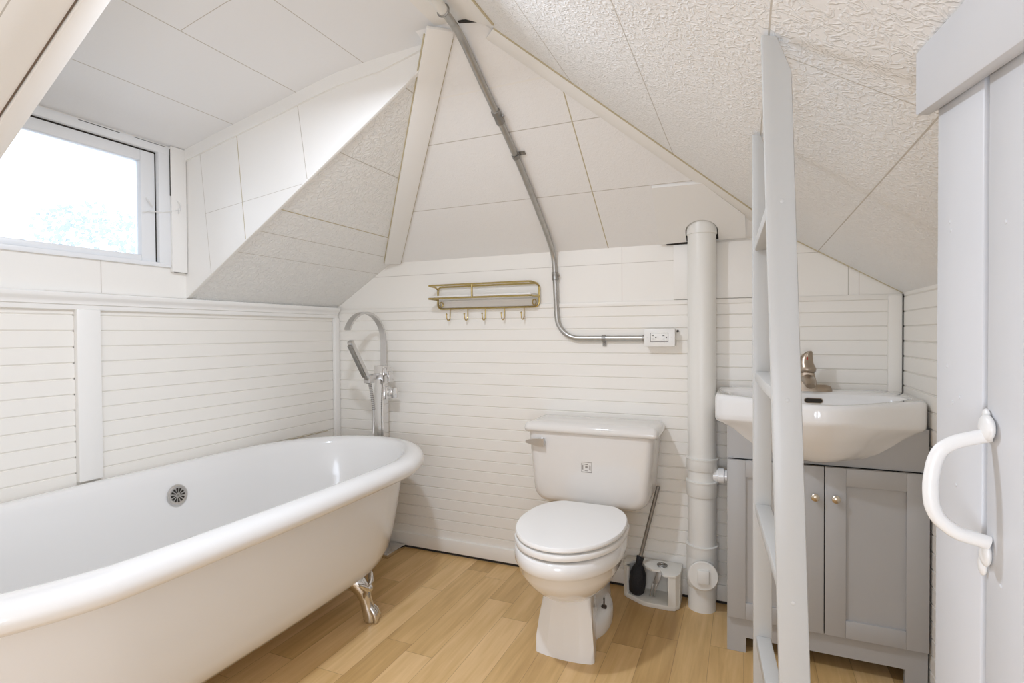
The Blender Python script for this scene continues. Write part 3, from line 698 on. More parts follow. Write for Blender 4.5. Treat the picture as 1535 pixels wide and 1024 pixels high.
# ------------------------------------------------------------------ stack pipe
PX, PY, PR = -0.158, 2.268, 0.0535
sp_ = thing('soil_pipe', (PX, PY, 0), 'thick white vertical plumbing stack pipe between toilet and vanity', 'pipe')
m = MB(); m.cyl((PX, PY, 0.0), (PX, PY, 1.56), PR, n=40); obj('pipe', m, M_PVC, sp_)
def collar(z0, z1, r=0.059):
    m = MB(); m.lathe((PX, PY, z0), (0, 0, 1), [(PR - 0.002, -0.001), (r - 0.001, 0), (r, 0.002), (r, z1 - z0 - 0.005), (r + 0.003, z1 - z0 - 0.004), (r + 0.003, z1 - z0), (PR - 0.002, z1 - z0 + 0.001)], n=40); return m
obj('collar', collar(0.555, 0.603), M_PVC, sp_); obj('collar', collar(0.452, 0.512), M_PVC, sp_); obj('collar', collar(0.208, 0.258), M_PVC, sp_)
m = MB(); m.lathe((PX, PY, 1.486), (0, 0, 1), [(PR, 0), (0.0575, 0.001), (0.0575, 0.075), (PR, 0.076)], n=40); obj('top_collar', m, M_PVC, sp_)
m = MB(); m.lathe((PX, PY, 0.09), (0, 0, 1), [(PR, -0.001), (0.0575, 0.004), (0.059, 0.03), (0.0585, 0.12), (PR, 0.121)], n=40)
cn = V((0.12, -1, 0.05)).normalized()
m.cyl((PX, PY, 0.155), V((PX, PY, 0.155)) + cn * 0.072, 0.050, n=36); obj('cleanout_tee', m, M_PVC, sp_)
cc = V((PX, PY, 0.155)) + cn * 0.068
m = MB(); m.lathe(cc, cn, [(0.054, 0), (0.056, 0.003), (0.056, 0.011), (0.053, 0.014), (0.0001, 0.014)], n=40)
cs = V((1, 0.12, 0)).normalized(); cz = cn.cross(cs)
plug = obj('cleanout_plug', m, M_PVC, sp_)
m = MB(); m.bar(cc + cn * 0.013 - cs * 0.021, cc + cn * 0.013 + cs * 0.021, 0.030, 0.050, up=cz, bev=0.002); obj('plug_nut', m, M_PVC, plug)
m = MB(); m.cyl((PX + 0.03, PY - 0.006, 0.535), (PX + 0.066, PY - 0.006, 0.538), 0.026, n=24); m.lathe((PX + 0.060, PY - 0.006, 0.537), (1, 0, 0), [(0.026, 0), (0.030, 0.002), (0.030, 0.022), (0.026, 0.024)], n=18); m.lathe((PX + 0.084, PY - 0.006, 0.537), (1, 0, 0), [(0.018, 0), (0.024, 0.001), (0.024, 0.010), (0.018, 0.011)], n=18)
obj('side_branch', m, M_PORCW, sp_)

# ------------------------------------------------------------------ toilet
TX = -0.565
to = thing('toilet', (TX, 1.95, 0), 'white two-piece toilet with closed lid against the back wall', 'toilet')
def dshape(xc, yc, a, bf, bb, z, pe=2.0, n=64, pf=2.0):
    pts = []
    for k in range(n):
        t = 2 * PI * k / n; c_, s_ = math.cos(t), math.sin(t)
        p = pf if s_ < 0 else pe
        x = a * math.copysign(abs(c_) ** (2 / p), c_); y = (bf if s_ < 0 else bb) * math.copysign(abs(s_) ** (2 / p), s_)
        pts.append(V((xc + x, yc + y, z)))
    return pts
TXB = TX + 0.005
m = MB()
BR = [(0.390, 0.160, 0.228, 0.19, 3.2), (0.390, 0.176, 0.244, 0.21, 3.2), (0.384, 0.182, 0.250, 0.215, 3.2), (0.365, 0.185, 0.253, 0.215, 3.0), (0.348, 0.184, 0.252, 0.215, 2.8), (0.340, 0.180, 0.247, 0.21, 2.6), (0.334, 0.175, 0.240, 0.208, 2.6), (0.31, 0.170, 0.232, 0.205, 2.5), (0.275, 0.150, 0.205, 0.20, 2.4), (0.245, 0.126, 0.172, 0.19, 2.3), (0.222, 0.103, 0.135, 0.18, 2.2), (0.206, 0.088, 0.100, 0.16, 2.2)]
m.loft([dshape(TXB, 1.802, a, bf, bb_, z, pe) for z, a, bf, bb_, pe in BR], True, True)
# pedestal: trapezoid plan, flared to the floor
def ped(z, f, hw, hb, yfr, yre):
    pts = []
    base = [(-hw, yfr + 0.014), (-hw * 0.55, yfr + 0.002), (0, yfr - 0.002), (hw * 0.55, yfr + 0.002), (hw, yfr + 0.014), (hb, yfr + 0.20), (hb, yre), (-hb, yre), (-hb, yfr + 0.20)]
    return [V((TX + x, y, z)) for x, y in base]
m2 = MB()
pr_ = [(0.235, 0.080, 0.055, 1.760, 2.15), (0.20, 0.086, 0.055, 1.748, 2.15), (0.12, 0.094, 0.058, 1.738, 2.16), (0.05, 0.102, 0.064, 1.727, 2.17), (0.0, 0.108, 0.068, 1.718, 2.17)]
m2.loft([ped(z, 0, hw, hb, yf_, yr_) for z, hw, hb, yf_, yr_ in pr_])
es = [e for e in m2.bm.edges if abs(e.verts[0].co.z - e.verts[1].co.z) > 0.02]
bmesh.ops.bevel(m2.bm, geom=es, offset=0.016, segments=4, affect='EDGES', profile=0.5)
tmp = bpy.data.meshes.new('tmp'); m2.bm.to_mesh(tmp); m2.bm.free(); m.bm.from_mesh(tmp); bpy.data.meshes.remove(tmp)
m.loft([dshape(TX, 1.99, 0.101, 0.165, 0.18, 0.0), dshape(TX, 1.99, 0.105, 0.169, 0.18, 0.012), dshape(TX, 1.99, 0.103, 0.167, 0.18, 0.048), dshape(TX, 1.99, 0.094, 0.157, 0.17, 0.064), dshape(TX, 1.99, 0.06, 0.12, 0.14, 0.072)])
m.box(TX - 0.10, TX + 0.10, 1.99, 2.20, 0.30, 0.388, bev=0.02, seg=3)
obj('bowl', m, M_PORCW, to, smooth=50)
def seat_ring(a, bf, bb_, z): return dshape(TXB, 1.812, a, bf, bb_, z, 3.4)
m = MB(); m.loft([seat_ring(0.180, 0.250, 0.20, 0.3965), seat_ring(0.187, 0.257, 0.204, 0.400), seat_ring(0.189, 0.259, 0.205, 0.410), seat_ring(0.186, 0.256, 0.203, 0.4165), seat_ring(0.180, 0.250, 0.20, 0.418)]); obj('seat', m, M_SEAT, to)
def lid_ring(sc, z):
    pts = []; n = 72
    for k in range(n):
        t = 2 * PI * k / n; c_, s_ = math.cos(t), math.sin(t)
        if s_ < 0: x, y = 0.187 * c_, 0.256 * s_
        else:
            x, y = 0.187 * math.copysign(abs(c_) ** 0.80, c_), 0.245 * s_ ** 0.86
            y = min(y, 0.222); 
        pts.append(V((TXB + x * sc, 1.815 + y * sc, z)))
    return pts
m = MB(); m.loft([lid_ring(0.955, 0.4225), lid_ring(0.99, 0.4245), lid_ring(1.0, 0.428), lid_ring(0.997, 0.434), lid_ring(0.98, 0.4385), lid_ring(0.90, 0.440), lid_ring(0.5, 0.441)])
obj('lid', m, M_SEAT, to)
for sx in (-1, 1):
    m = MB(); m.cyl((TXB + sx * 0.075 - 0.022, 2.035, 0.424), (TXB + sx * 0.075 + 0.022, 2.035, 0.424), 0.011, n=16); m.box(TXB + sx * 0.075 - 0.02, TXB + sx * 0.075 + 0.02, 2.02, 2.05, 0.39, 0.422, bev=0.004); obj('hinge', m, M_SEAT, to)
# tank
def rrect(x0, x1, z0, z1, rb, rt, y, n=7, xi=0.0):
    pts = []
    for cx, cz, r, a0 in ((x1 - rb - xi, z0 + rb, rb, -PI / 2), (x1 - rt, z1 - rt, rt, 0), (x0 + rt, z1 - rt, rt, PI / 2), (x0 + rb + xi, z0 + rb, rb, PI)):
        pts += [V((cx + r * math.cos(a0 + PI / 2 * k / n), y, cz + r * math.sin(a0 + PI / 2 * k / n))) for k in range(n + 1)]
    return pts
TL, TR, T0, T1 = -0.846, -0.322, 0.395, 0.694
m = MB()
for_y = [(2.310, 0.0), (2.150, 0.0), (2.132, 0.004), (2.122, 0.012), (2.117, 0.024), (2.1152, 0.040), (2.115, 0.058), (2.115, 0.075)]
m.loft([rrect(TL + d, TR - d, T0 + d * 0.8, T1 - 0.001, 0.062, 0.006, y, xi=0.022) for y, d in for_y])
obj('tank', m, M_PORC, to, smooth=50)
m = MB()
def lidr(d, z): 
    x0, x1, y0, y1, r = TL - 0.012 + d, TR + 0.018 - d, 2.098 + d, 2.322 - d * 0.4, max(0.02 - d, 0.008); pts = []
    for cx, cy, a0 in ((x1 - r, y0 + r, -PI / 2), (x1 - r, y1 - r, 0), (x0 + r, y1 - r, PI / 2), (x0 + r, y0 + r, PI)):
        pts += [V((cx + r * math.cos(a0 + PI / 2 * k / 5), cy + r * math.sin(a0 + PI / 2 * k / 5), z)) for k in range(6)]
    return pts
m.loft([lidr(0.014, 0.690), lidr(0.006, 0.691), lidr(0.001, 0.696), lidr(0.0, 0.704), lidr(0.003, 0.716), lidr(0.010, 0.725), lidr(0.022, 0.730), lidr(0.05, 0.732)])
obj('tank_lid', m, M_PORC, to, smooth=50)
m = MB(); m.lathe((-0.782, 2.116, 0.648), (0, -1, 0), [(0.017, 0), (0.017, 0.006), (0.011, 0.010), (0.011, 0.018)], n=20)
m.loft([[V((x, 2.116 - 0.020 + dy, 0.648 + dz)) for dy, dz in ((-h * 0.45, -h), (-h * 0.45, h), (h * 0.45, h), (h * 0.45, -h))] for x, h in ((-0.764, 0.016), (-0.79, 0.016), (-0.82, 0.011), (-0.846, 0.005))])
obj('flush_lever', m, M_BCHROME, to, smooth=30)
m = MB(); bx, bz, by = -0.588, 0.557, 2.1146
def ink(x0, x1, z0, z1): m.box(bx + x0, bx + x1, by - 0.0006, by + 0.001, bz + z0, bz + z1)
for a in ((-0.022, 0.022, 0.0195, 0.021), (-0.022, 0.022, -0.021, -0.0185), (-0.022, -0.0205, -0.018, 0.016), (0.0195, 0.021, -0.016, 0.018), (-0.021, -0.004, 0.0115, 0.0135), (-0.018, -0.0145, -0.010, 0.008), (-0.006, 0.004, -0.003, 0.005), (-0.005, 0.006, 0.010, 0.013), (0.010, 0.0115, -0.010, 0.009), (0.0145, 0.016, -0.012, 0.006), (-0.008, 0.004, -0.015, -0.0125)): ink(*a)
obj('printed_badge', m, M_INK, to, smooth=0, label='small square printed emblem on the tank')
for sx in (1, -1):
    m = MB(); m.cyl((TX + sx * 0.078, 1.985, 0.055), (TX + sx * 0.078, 1.985, 0.104), 0.003, n=8); m.cyl((TX + sx * 0.078, 1.985, 0.064), (TX + sx * 0.078, 1.985, 0.074), 0.011, n=6); obj('floor_bolt', m, M_RUST, to, label='rusty bolt standing up from the toilet foot')

# ------------------------------------------------------------------ toilet brush and caddy
ca = thing('brush_caddy', (-0.35, 2.25, 0), 'white open-front plastic toilet brush holder on the floor beside the toilet', 'brush holder')
out = [(-0.466, 2.315), (-0.466, 2.245), (-0.455, 2.232), (-0.385, 2.190), (-0.365, 2.183), (-0.275, 2.183), (-0.252, 2.190), (-0.238, 2.215), (-0.238, 2.315)]
m = MB(); m.prism([(x, y, 0.0) for x, y in out], (0, 0, 0.020), bev=0.004)
inn = [(-0.452, 2.303), (-0.252, 2.303)]
def wallseg(pts, z0, z1, th=0.012):
    for a, b in zip(pts, pts[1:]):
        d = (V((b[0], b[1], 0)) - V((a[0], a[1], 0))).normalized() * 0.003
        m.bar((a[0] - d.x, a[1] - d.y, (z0 + z1) / 2), (b[0] + d.x, b[1] + d.y, (z0 + z1) / 2), th, z1 - z0)
wallseg([(-0.460, 2.248), (-0.460, 2.309), (-0.244, 2.309), (-0.244, 2.22), (-0.256, 2.196), (-0.278, 2.189)], 0.015, 0.136)
wallseg([(-0.460, 2.248), (-0.448, 2.236)], 0.015, 0.128)
obj('holder_body', m, M_PLASTIC, ca, smooth=40)
m = MB()
deck = [(-0.30, 2.183), (-0.275, 2.181), (-0.250, 2.188), (-0.236, 2.215), (-0.236, 2.316), (-0.468, 2.316), (-0.468, 2.244), (-0.456, 2.236), (-0.440, 2.262), (-0.425, 2.283), (-0.405, 2.283), (-0.388, 2.262), (-0.375, 2.235), (-0.345, 2.215), (-0.315, 2.225)]
m.prism([(x, y, 0.132) for x, y in deck], (0, 0, 0.010), bev=0.002); obj('top_deck', m, M_PLASTIC, ca)
tb_ = thing('toilet_brush', (-0.412, 2.245, 0.02), 'black-headed toilet brush with slim chrome handle leaning in the white holder', 'toilet brush')
m = MB(); m.lathe((-0.412, 2.238, 0.021), (0.06, 0.06, 1), [(0.020, 0), (0.031, 0.012), (0.034, 0.045), (0.032, 0.085), (0.022, 0.110), (0.013, 0.122)], n=28); obj('bristle_head', m, M_BLACK, tb_)
m = MB(); m.tube([(-0.405, 2.245, 0.138), (-0.398, 2.252, 0.172)], 0.012, 12, radii=[0.013, 0.016]); obj('ferrule', m, M_BLACK, tb_)
m = MB(); m.tube([(-0.399, 2.251, 0.168), (-0.3285, 2.262, 0.462)], 0.0078, 12); m.ball((-0.3285, 2.262, 0.463), 0.0086, sub=2); obj('handle', m, M_STEELD, tb_)
tg = thing('cleaning_tool', (-0.325, 2.24, 0.02), 'grey two-pronged cleaning tool hooked in the right side of the white holder', 'cleaning tool')
m = MB(); m.tube([(-0.312 + 0.017 * math.cos(t), 2.262 + 0.012 * math.sin(t), 0.1475) for t in [2 * PI * k / 16 for k in range(17)]], 0.0045, 8, caps=False); obj('hook_ring', m, M_STEELD, tg)
m = MB(); m.bar((-0.312, 2.248, 0.146), (-0.335, 2.232, 0.075), 0.022, 0.005, up=(0, -1, 0.4), bev=0.001)
for s_ in (-0.010, 0.004): m.bar((-0.335 + s_, 2.232, 0.078), (-0.345 + s_, 2.228, 0.026), 0.008, 0.005, up=(0, -1, 0.3), bev=0.001)
obj('prongs', m, M_STEELD, tg)

# ------------------------------------------------------------------ vanity
VX0, VX1, VYF = -0.057, 0.512, 2.0
va = thing('vanity_cabinet', ((VX0 + VX1) / 2, 2.16, 0), 'grey two-door shaker vanity cabinet under the sink', 'cabinet')
KX = [VX0, VX0 + 0.062, VX1 - 0.060, VX1]
m = MB()
m.box(VX0, VX0 + 0.016, VYF + 0.016, 2.325, 0.0, 0.80, bev=0.001); m.box(VX1 - 0.016, VX1, VYF + 0.016, 2.325, 0.0, 0.80, bev=0.001)
m.box(VX0 + 0.016, VX1 - 0.016, VYF + 0.02, 2.325, 0.105, 0.120); m.box(VX0 + 0.016, VX1 - 0.016, 2.315, 2.325, 0.12, 0.66)
m.box(VX0 + 0.016, VX1 - 0.016, VYF + 0.012, VYF + 0.018, 0.10, 0.66, mi=1)
obj('carcass', m, [M_GREY, M_DARK], va, smooth=0)
m = MB()
m.prism([(VX0, VYF, 0.119), (VX0, VYF, 0.0), (VX0 + 0.060, VYF, 0.0), (VX0 + 0.060, VYF, 0.052), (VX1 - 0.058, VYF, 0.052), (VX1 - 0.058, VYF, 0.0), (VX1, VYF, 0.0), (VX1, VYF, 0.119)], (0, 0.016, 0))
obj('plinth', m, M_GREY, va, smooth=0)
SCX = 0.208
m = MB()
top = []
for k in range(25):
    x = VX0 + (VX1 - VX0) * k / 24; q = (x - SCX) / 0.255
    z = 0.80 if abs(q) >= 1 else 0.80 - 0.115 * (1 - q * q) ** 0.8
    top.append((x, VYF, z))
m.prism([(VX0, VYF, 0.668), (VX1, VYF, 0.668)] + [(x, y, max(z, 0.683)) for x, y, z in top[::-1]], (0, 0.016, 0))
obj('front_panel', m, M_GREY, va, smooth=0)
def door(x0, x1, z0, z1, kx):
    m = MB(); y0, y1 = VYF - 0.018, VYF - 0.0005; st = 0.058; rl = 0.056
    m.box(x0, x0 + st, y0, y1, z0, z1, bev=0.0012); m.box(x1 - st, x1, y0, y1, z0, z1, bev=0.0012)
    m.box(x0 + st, x1 - st, y0, y1, z0, z0 + rl, bev=0.0012); m.box(x0 + st, x1 - st, y0, y1, z1 - rl, z1, bev=0.0012)
    d = obj('door', m, M_GREY, va)
    m = MB(); m.box(x0 + st - 0.002, x1 - st + 0.002, y0 + 0.009, y1 - 0.001, z0 + rl - 0.002, z1 - rl + 0.002); obj('door_panel', m, M_GREY, d, smooth=0)
    m = MB(); m.lathe((kx, y0, 0.5685), (0, -1, 0), [(0.006, 0), (0.005, 0.008), (0.008, 0.012), (0.0125, 0.016), (0.0125, 0.021), (0.009, 0.024), (0.0001, 0.025)], n=24); obj('knob', m, M_NICKEL, d)
door(VX0 + 0.001, 0.2325, 0.123, 0.665, 0.206); door(0.2355, VX1 - 0.001, 0.123, 0.665, 0.264)

# ------------------------------------------------------------------ sink
sk = thing('sink', (SCX, 2.1, 0.79), 'white ceramic bow-front sink basin on top of the grey vanity', 'sink')
NS = 120; SC_ = V((SCX, 2.06))
def outline(hw, yback, yside, yfront, r=0.03):
    pts = [(SCX - hw, yback)]
    n = 60
    pts = []
    for k in range(n + 1):
        q = -1 + 2 * k / n; x = SCX + hw * q
        bow = (1 + math.cos(PI * max(-1, min(1, q * 1.0)))) / 2
        y = yside - (yside - yfront) * bow ** 0.75
        pts.append((x, y))
    pts = [(SCX - hw, yback - 0.0)] + [(SCX - hw, yside + 0.05)] + [(SCX - hw + 0.004, yside + 0.02)] + [p for p in pts if abs(p[0] - SCX) < hw * 0.965] + [(SCX + hw - 0.004, yside + 0.02), (SCX + hw, yside + 0.05), (SCX + hw, yback)]
    return pts
def resample(pts, z, c=SC_, n=NS, sx=1.0, sy=1.0, c2=None):
    res = []; m_ = len(pts)
    for k in range(n):
        t = 2 * PI * k / n; d = V((math.cos(t), math.sin(t))); best = None
        for i in range(m_):
            a, b = V(pts[i]) - c, V(pts[(i + 1) % m_]) - c; e = b - a
            den = d.x * e.y - d.y * e.x
            if abs(den) < 1e-12: continue
            s_ = (a.x * e.y - a.y * e.x) / den; u_ = (a.x * d.y - a.y * d.x) / den
            if s_ > 0 and -1e-9 <= u_ <= 1 + 1e-9: best = s_ if best is None else min(best, s_)
        q = d * best
        res.append(V((c.x + q.x * sx, c.y + q.y * sy, z)))
    return res
OUT = outline(0.306, 2.326, 1.985, 1.785)
def shr(f, z, dy=0.0, fy=None): 
    r = resample(OUT, z); fy = f if fy is None else fy
    return [V((SCX + (p.x - SCX) * f, 2.326 + (p.y - 2.326) * fy + dy, p.z)) for p in r]
def bow_y(x):
    q = (x - SCX) / 0.306
    return 1.985 - 0.2 * ((1 + math.cos(PI * max(-1, min(1, q)))) / 2) ** 0.75
INN = []
for k in range(65):
    x = SCX + 0.258 * math.cos(PI * k / 64); sn = math.sin(PI * k / 64)
    INN.append((x, 2.075 + 0.068 * sn ** 0.5))
for k in range(1, 64):
    x = SCX - 0.258 * math.cos(PI * k / 64); sn = math.sin(PI * k / 64)
    yy = bow_y(x) + 0.040
    INN.append((x, yy + (2.075 - yy) * (1 - sn ** 0.45)))
def innr(f, z, dy=0): return [V((SCX + (p.x - SCX) * f, 2.03 + (p.y - 2.03) * f + dy, p.z)) for p in resample(INN, z, c=V((SCX, 2.03)))]
def hull(f, z, ya):
    """underside of the bowl, scaled toward (SCX, ya)"""
    return [V((SCX + (p.x - SCX) * f, ya + (p.y - ya) * f, z)) for p in resample(OUT, z)]
def band(z, zf, f, fy):  # z at sides, zf at the bow front
    r = shr(f, 0, fy=fy)
    return [V((p.x, p.y, z + (zf - z) * max(0, min(1, (2.02 - p.y) / 0.22)))) for p in r]
m = MB()
rings = [hull(0.10, 0.684, 2.02), hull(0.34, 0.687, 2.02), hull(0.50, 0.697, 2.03), hull(0.64, 0.716, 2.05), hull(0.76, 0.742, 2.08), hull(0.86, 0.770, 2.12), band(0.787, 0.800, 0.955, 0.965), band(0.792, 0.820, 0.985, 0.985), band(0.800, 0.828, 0.998, 0.998), band(0.815, 0.838, 1, 1), band(0.865, 0.868, 1, 1), band(0.878, 0.879, 0.994, 0.995), band(0.885, 0.885, 0.972, 0.98)]
rings += [innr(1.02, 0.8847), innr(1.0, 0.882), innr(0.975, 0.868), innr(0.95, 0.845), innr(0.88, 0.80), innr(0.74, 0.765), innr(0.4, 0.752), innr(0.1, 0.75)]
m.loft(rings); obj('basin', m, M_PORCW, sk, smooth=55)
m = MB()
ys_ = 2.1425
def stad(w_, h_, y, n=10): 
    return [V((SCX + 0.010 + (w_ - h_) * s_ + h_ * math.cos(a0 + PI * k / n), y, 0.8605 + h_ * math.sin(a0 + PI * k / n))) for s_, a0 in ((1, -PI / 2), (-1, PI / 2)) for k in range(n + 1)]
m.prism(stad(0.029, 0.0095, ys_ - 0.006), (0, 0.012, 0)); rg = obj('overflow_ring', m, M_BRONZE, sk)
m = MB(); m.prism(stad(0.0265, 0.0070, ys_ - 0.0068), (0, 0.006, 0)); obj('overflow_slot', m, M_DARK, rg)
m = MB(); m.lathe((SCX, 2.0, 0.753), (0, 0, 1), [(0.024, 0), (0.024, 0.003), (0.018, 0.004), (0.0001, 0.002)], n=24); obj('drain', m, M_BRONZE, sk)

# basin faucet
fx, fy = 0.207, 2.235
bf = thing('basin_faucet', (fx, fy, 0.885), 'bronze-toned single-lever faucet on the sink deck behind the ladder', 'faucet')
def ell(cx, cy, a, b, z, p=2.6, n=32): 
    return [V((cx + a * math.copysign(abs(math.cos(t)) ** (2 / p), math.cos(t)), cy + b * math.copysign(abs(math.sin(t)) ** (2 / p), math.sin(t)), z)) for t in [2 * PI * k / n for k in range(n)]]
m = MB(); m.loft([ell(fx, fy, 0.080, 0.026, 0.885, 3), ell(fx, fy, 0.080, 0.026, 0.893, 3), ell(fx, fy, 0.076, 0.023, 0.903, 3), ell(fx, fy, 0.062, 0.018, 0.909, 3)]); obj('base_plate', m, M_BRONZE, bf)
m = MB(); m.loft([ell(fx, fy, 0.036, 0.029, 0.890, 5), ell(fx, fy, 0.034, 0.028, 0.900, 5), ell(fx, fy, 0.027, 0.026, 0.932, 5), ell(fx, fy, 0.0225, 0.025, 0.952, 5)])
m.tube([(fx, fy + 0.005, 0.930), (fx, fy - 0.05, 0.929), (fx, fy - 0.095, 0.922), (fx, fy - 0.118, 0.912)], 0.02, 20, radii=[0.021, 0.020, 0.018, 0.013], flat=(1.1, 0.8), up=(0, 0, 1))
obj('body', m, M_BRONZE, bf, smooth=40)
m = MB(); m.loft([ell(fx, fy, 0.024, 0.024, 0.951, 2), ell(fx, fy, 0.029, 0.028, 0.957, 2), ell(fx, fy, 0.030, 0.028, 0.966, 2), ell(fx - 0.002, fy, 0.027, 0.025, 0.976, 2), ell(fx - 0.004, fy + 0.002, 0.0245, 0.021, 0.988, 2), ell(fx - 0.003, fy + 0.003, 0.0225, 0.018, 1.002, 2), ell(fx + 0.001, fy + 0.002, 0.0175, 0.015, 1.016, 2), ell(fx + 0.006, fy - 0.004, 0.0115, 0.012, 1.026, 2), ell(fx + 0.008, fy - 0.010, 0.006, 0.007, 1.030, 2)]); obj('lever', m, M_BRONZE, bf, smooth=50)
m = MB(); m.ball((fx - 0.001, fy - 0.0145, 1.003), 0.0036, sx=0.8, sz=2.0, sub=2); obj('temperature_dot', m, M_RED, bf, label='red dot on the lever')

# ------------------------------------------------------------------ ladder
la = thing('ladder', (0.06, 1.11, 0), 'white painted wooden ladder standing upright in front of the vanity', 'ladder')
def stile(y0, y1, xt0, xt1, zt, width_at, lean):
    """left edge xt0, right edge xt1 at top zt; goes to the floor"""
    m = MB(); w_ = xt1 - xt0; xb0 = xt0 + lean * zt; 
    ch = 0.018
    prof = [(xb0, 0.0), (xb0 + width_at, 0.0), (xt1 + 0.0015, zt - 0.062), (xt1 - ch, zr(xt1 - ch) - 0.004), (xt0 + 0.002, min(zt, zr(xt0 + 0.002) - 0.004))]
    m.prism([(x, y0, z) for x, z in prof], (0, y1 - y0, 0), bev=0.003, seg=2)
    return obj('stile', m, M_LADDER, la)
st1 = stile(0.880, 0.902, 0.0195, 0.060, 1.5385, 0.043, 0.027)
st2 = stile(1.322, 1.344, 0.0125, 0.0500, 1.541, 0.0385, 0.0035)
def sx_(z, near): return (0.0195 + 0.027 * (1.54 - z)) if near else (0.0125 + 0.0035 * (1.54 - z))
for zt in (1.303, 1.012, 0.715, 0.418, 0.12):
    m = MB(); a0 = sx_(zt, True) + 0.006; b0 = sx_(zt, False) + 0.006
    w_ = 0.030
    m.hexa([(a0, 0.9015, zt - 0.022), (a0 + w_, 0.9015, zt - 0.022), (b0 + w_, 1.3225, zt - 0.022), (b0, 1.3225, zt - 0.022), (a0, 0.9015, zt), (a0 + w_, 0.9015, zt), (b0 + w_, 1.3225, zt), (b0, 1.3225, zt)], bev=0.003)
    obj('rung', m, M_LADDER, la)
    m = MB(); m.lathe((a0 + 0.017, 0.8805, zt - 0.012), (0, -1, 0), [(0.0035, 0), (0.0035, 0.0008), (0.0015, 0.0014)], n=12); obj('screw_plug', m, M_LADDER, la)

# ------------------------------------------------------------------ door on the right
do = thing('door_1', (0.21, 0.75, 0.02), 'white painted plank door standing open at the right edge', 'door'); do['kind'] = 'structure'
dd = V((0.07, -0.9976, 0)).normalized(); dn_ = V((-0.9976, -0.07, 0)).normalized()
E0 = V((0.2095, 0.793, 0))
m = MB()
s0 = 0.0
for wd in (0.121, 0.122, 0.125, 0.125):
    a = E0 + dd * (s0 + 0.0); b = E0 + dd * (s0 + wd - 0.009)
    zt0 = 1.405 - 0.03 * s0
    m.hexa([a + V((0, 0, .02)), b + V((0, 0, .02)), b - dn_ * 0.022 + V((0, 0, .02)), a - dn_ * 0.022 + V((0, 0, .02)), a + V((0, 0, zt0)), b + V((0, 0, zt0)), b - dn_ * 0.022 + V((0, 0, zt0)), a - dn_ * 0.022 + V((0, 0, zt0))], bev=0.003)
    s0 += wd
a = E0 + dd * 0.05 - dn_ * 0.012; b = E0 + dd * 0.485 - dn_ * 0.012
m.bar(a + V((0, 0, .70)), b + V((0, 0, .70)), 0.008, 1.35)
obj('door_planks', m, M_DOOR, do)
m = MB(); e1 = E0 + dd * -0.014 + dn_ * 0.0005; e2 = E0 + dd * 0.48 + dn_ * 0.0005
m.hexa([e1 + V((0, 0, 1.362)), e2 + V((0, 0, 1.307)), e2 + dn_ * 0.0175 + V((0, 0, 1.307)), e1 + dn_ * 0.0175 + V((0, 0, 1.362)), e1 + V((0, 0, 1.4385)), e2 + V((0, 0, 1.402)), e2 + dn_ * 0.0175 + V((0, 0, 1.402)), e1 + dn_ * 0.0175 + V((0, 0, 1.4385))], bev=0.003)
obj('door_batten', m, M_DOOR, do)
m = MB(); hy = 0.66
hp = [(0.2170, hy, 0.9990), (0.2090, hy, 0.9970), (0.1900, hy, 0.9910), (0.1780, hy, 0.9820), (0.1730, hy, 0.9690), (0.1700, hy, 0.9470), (0.1710, hy, 0.9260), (0.1770, hy, 0.9120), (0.1920, hy, 0.9000), (0.2060, hy, 0.8970), (0.2170, hy, 0.8940)]
pp = smooth_path(hp, 2, 4)
m.tube(pp, 0.0060, 14, up=(0, 1, 0), flat=(1.15, 0.85)); 
m.ball((0.2145, hy, 1.006), 0.011, sx=0.5, sy=1.3, sz=1.2); m.ball((0.216, hy + 0.006, 1.018), 0.006, sx=0.5); m.ball((0.2155, hy + 0.004, 0.882), 0.009, sx=0.5, sz=1.4); m.ball((0.216, hy + 0.012, 0.868), 0.007, sx=0.5, sz=1.5)
obj('door_handle', m, M_HANDLE, do, label='painted cast pull handle')
m = MB()
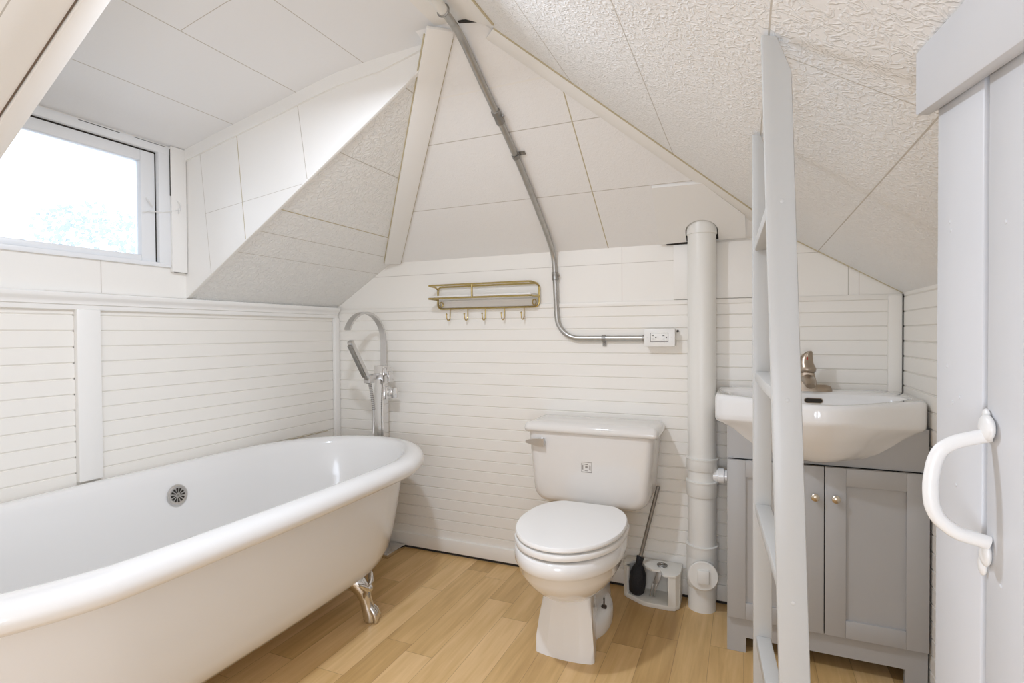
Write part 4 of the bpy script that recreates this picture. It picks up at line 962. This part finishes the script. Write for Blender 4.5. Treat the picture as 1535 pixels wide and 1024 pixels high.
for s_, z_ in ((0.035, 1.223), (0.038, 1.213), (0.030, 1.06), (0.045, 1.02), (0.062, 1.028), (0.055, 0.93), (0.155, 1.20), (0.150, 0.86)):
    p = E0 + dd * s_ + V((0, 0, z_)); m.lathe(p - dn_ * 0.001, dn_, [(0.0025, 0), (0.0022, 0.0016), (0.0001, 0.002)], n=10)
obj('nail_heads', m, M_DOOR, do)

# ------------------------------------------------------------------ light
def lamp(name, loc, power, color, size, kind='AREA'):
    l = bpy.data.lights.new(name, kind); l.energy = power; l.color = color
    if kind == 'AREA': l.shape = 'DISK'; l.size = size
    else: l.shadow_soft_size = size
    o = bpy.data.objects.new(name, l); o.location = loc; COL.objects.link(o); return o
lamp('ceiling_lamp', (-0.86, 0.98, 1.91), 24.0, (0.90, 1.0, 1.16), 0.09)
lamp('fill_light_behind_camera', (-0.12, -0.48, 0.85), 42.0, (0.90, 1.0, 1.18), 0.30, 'POINT')  # added soft fill to even out the contrast; no actual lamp stands here

wd = bpy.data.worlds.new('daylight'); SC.world = wd; wd.use_nodes = True
bg = wd.node_tree.nodes['Background']; bg.inputs['Color'].default_value = (0.87, 1.0, 1.18, 1); bg.inputs['Strength'].default_value = 4.2

# ------------------------------------------------------------------ camera
yaw, pitch, roll, fpx = -0.40788403, 0.01488452, -0.00622385, 809.0
F = V((math.sin(yaw) * math.cos(pitch), math.cos(yaw) * math.cos(pitch), -math.sin(pitch)))
R0 = V((math.cos(yaw), -math.sin(yaw), 0)); U0 = R0.cross(F)
Rv = R0 * math.cos(roll) + U0 * math.sin(roll); Uv = -R0 * math.sin(roll) + U0 * math.cos(roll)
cam = bpy.data.cameras.new('camera'); cam.sensor_width = 36; cam.lens = 36 * fpx / 1535; cam.clip_start = 0.02
co = bpy.data.objects.new('camera', cam); COL.objects.link(co)
mw = Matrix.Identity(4)
for i, v in enumerate((Rv, Uv, -F)):
    for r in range(3): mw[r][i] = v[r]
mw.translation = V((0, 0, 1.10)); co.matrix_world = mw
SC.camera = co

SC.view_settings.view_transform = 'Standard'; SC.view_settings.look = 'None'
SC.view_settings.gamma = 1.0; SC.view_settings.use_curve_mapping = False
SC.view_settings.exposure = -0.95
SC.cycles.max_bounces = 12; SC.cycles.diffuse_bounces = 8; SC.cycles.sample_clamp_indirect = 6.0
SC.cycles.use_denoising = True
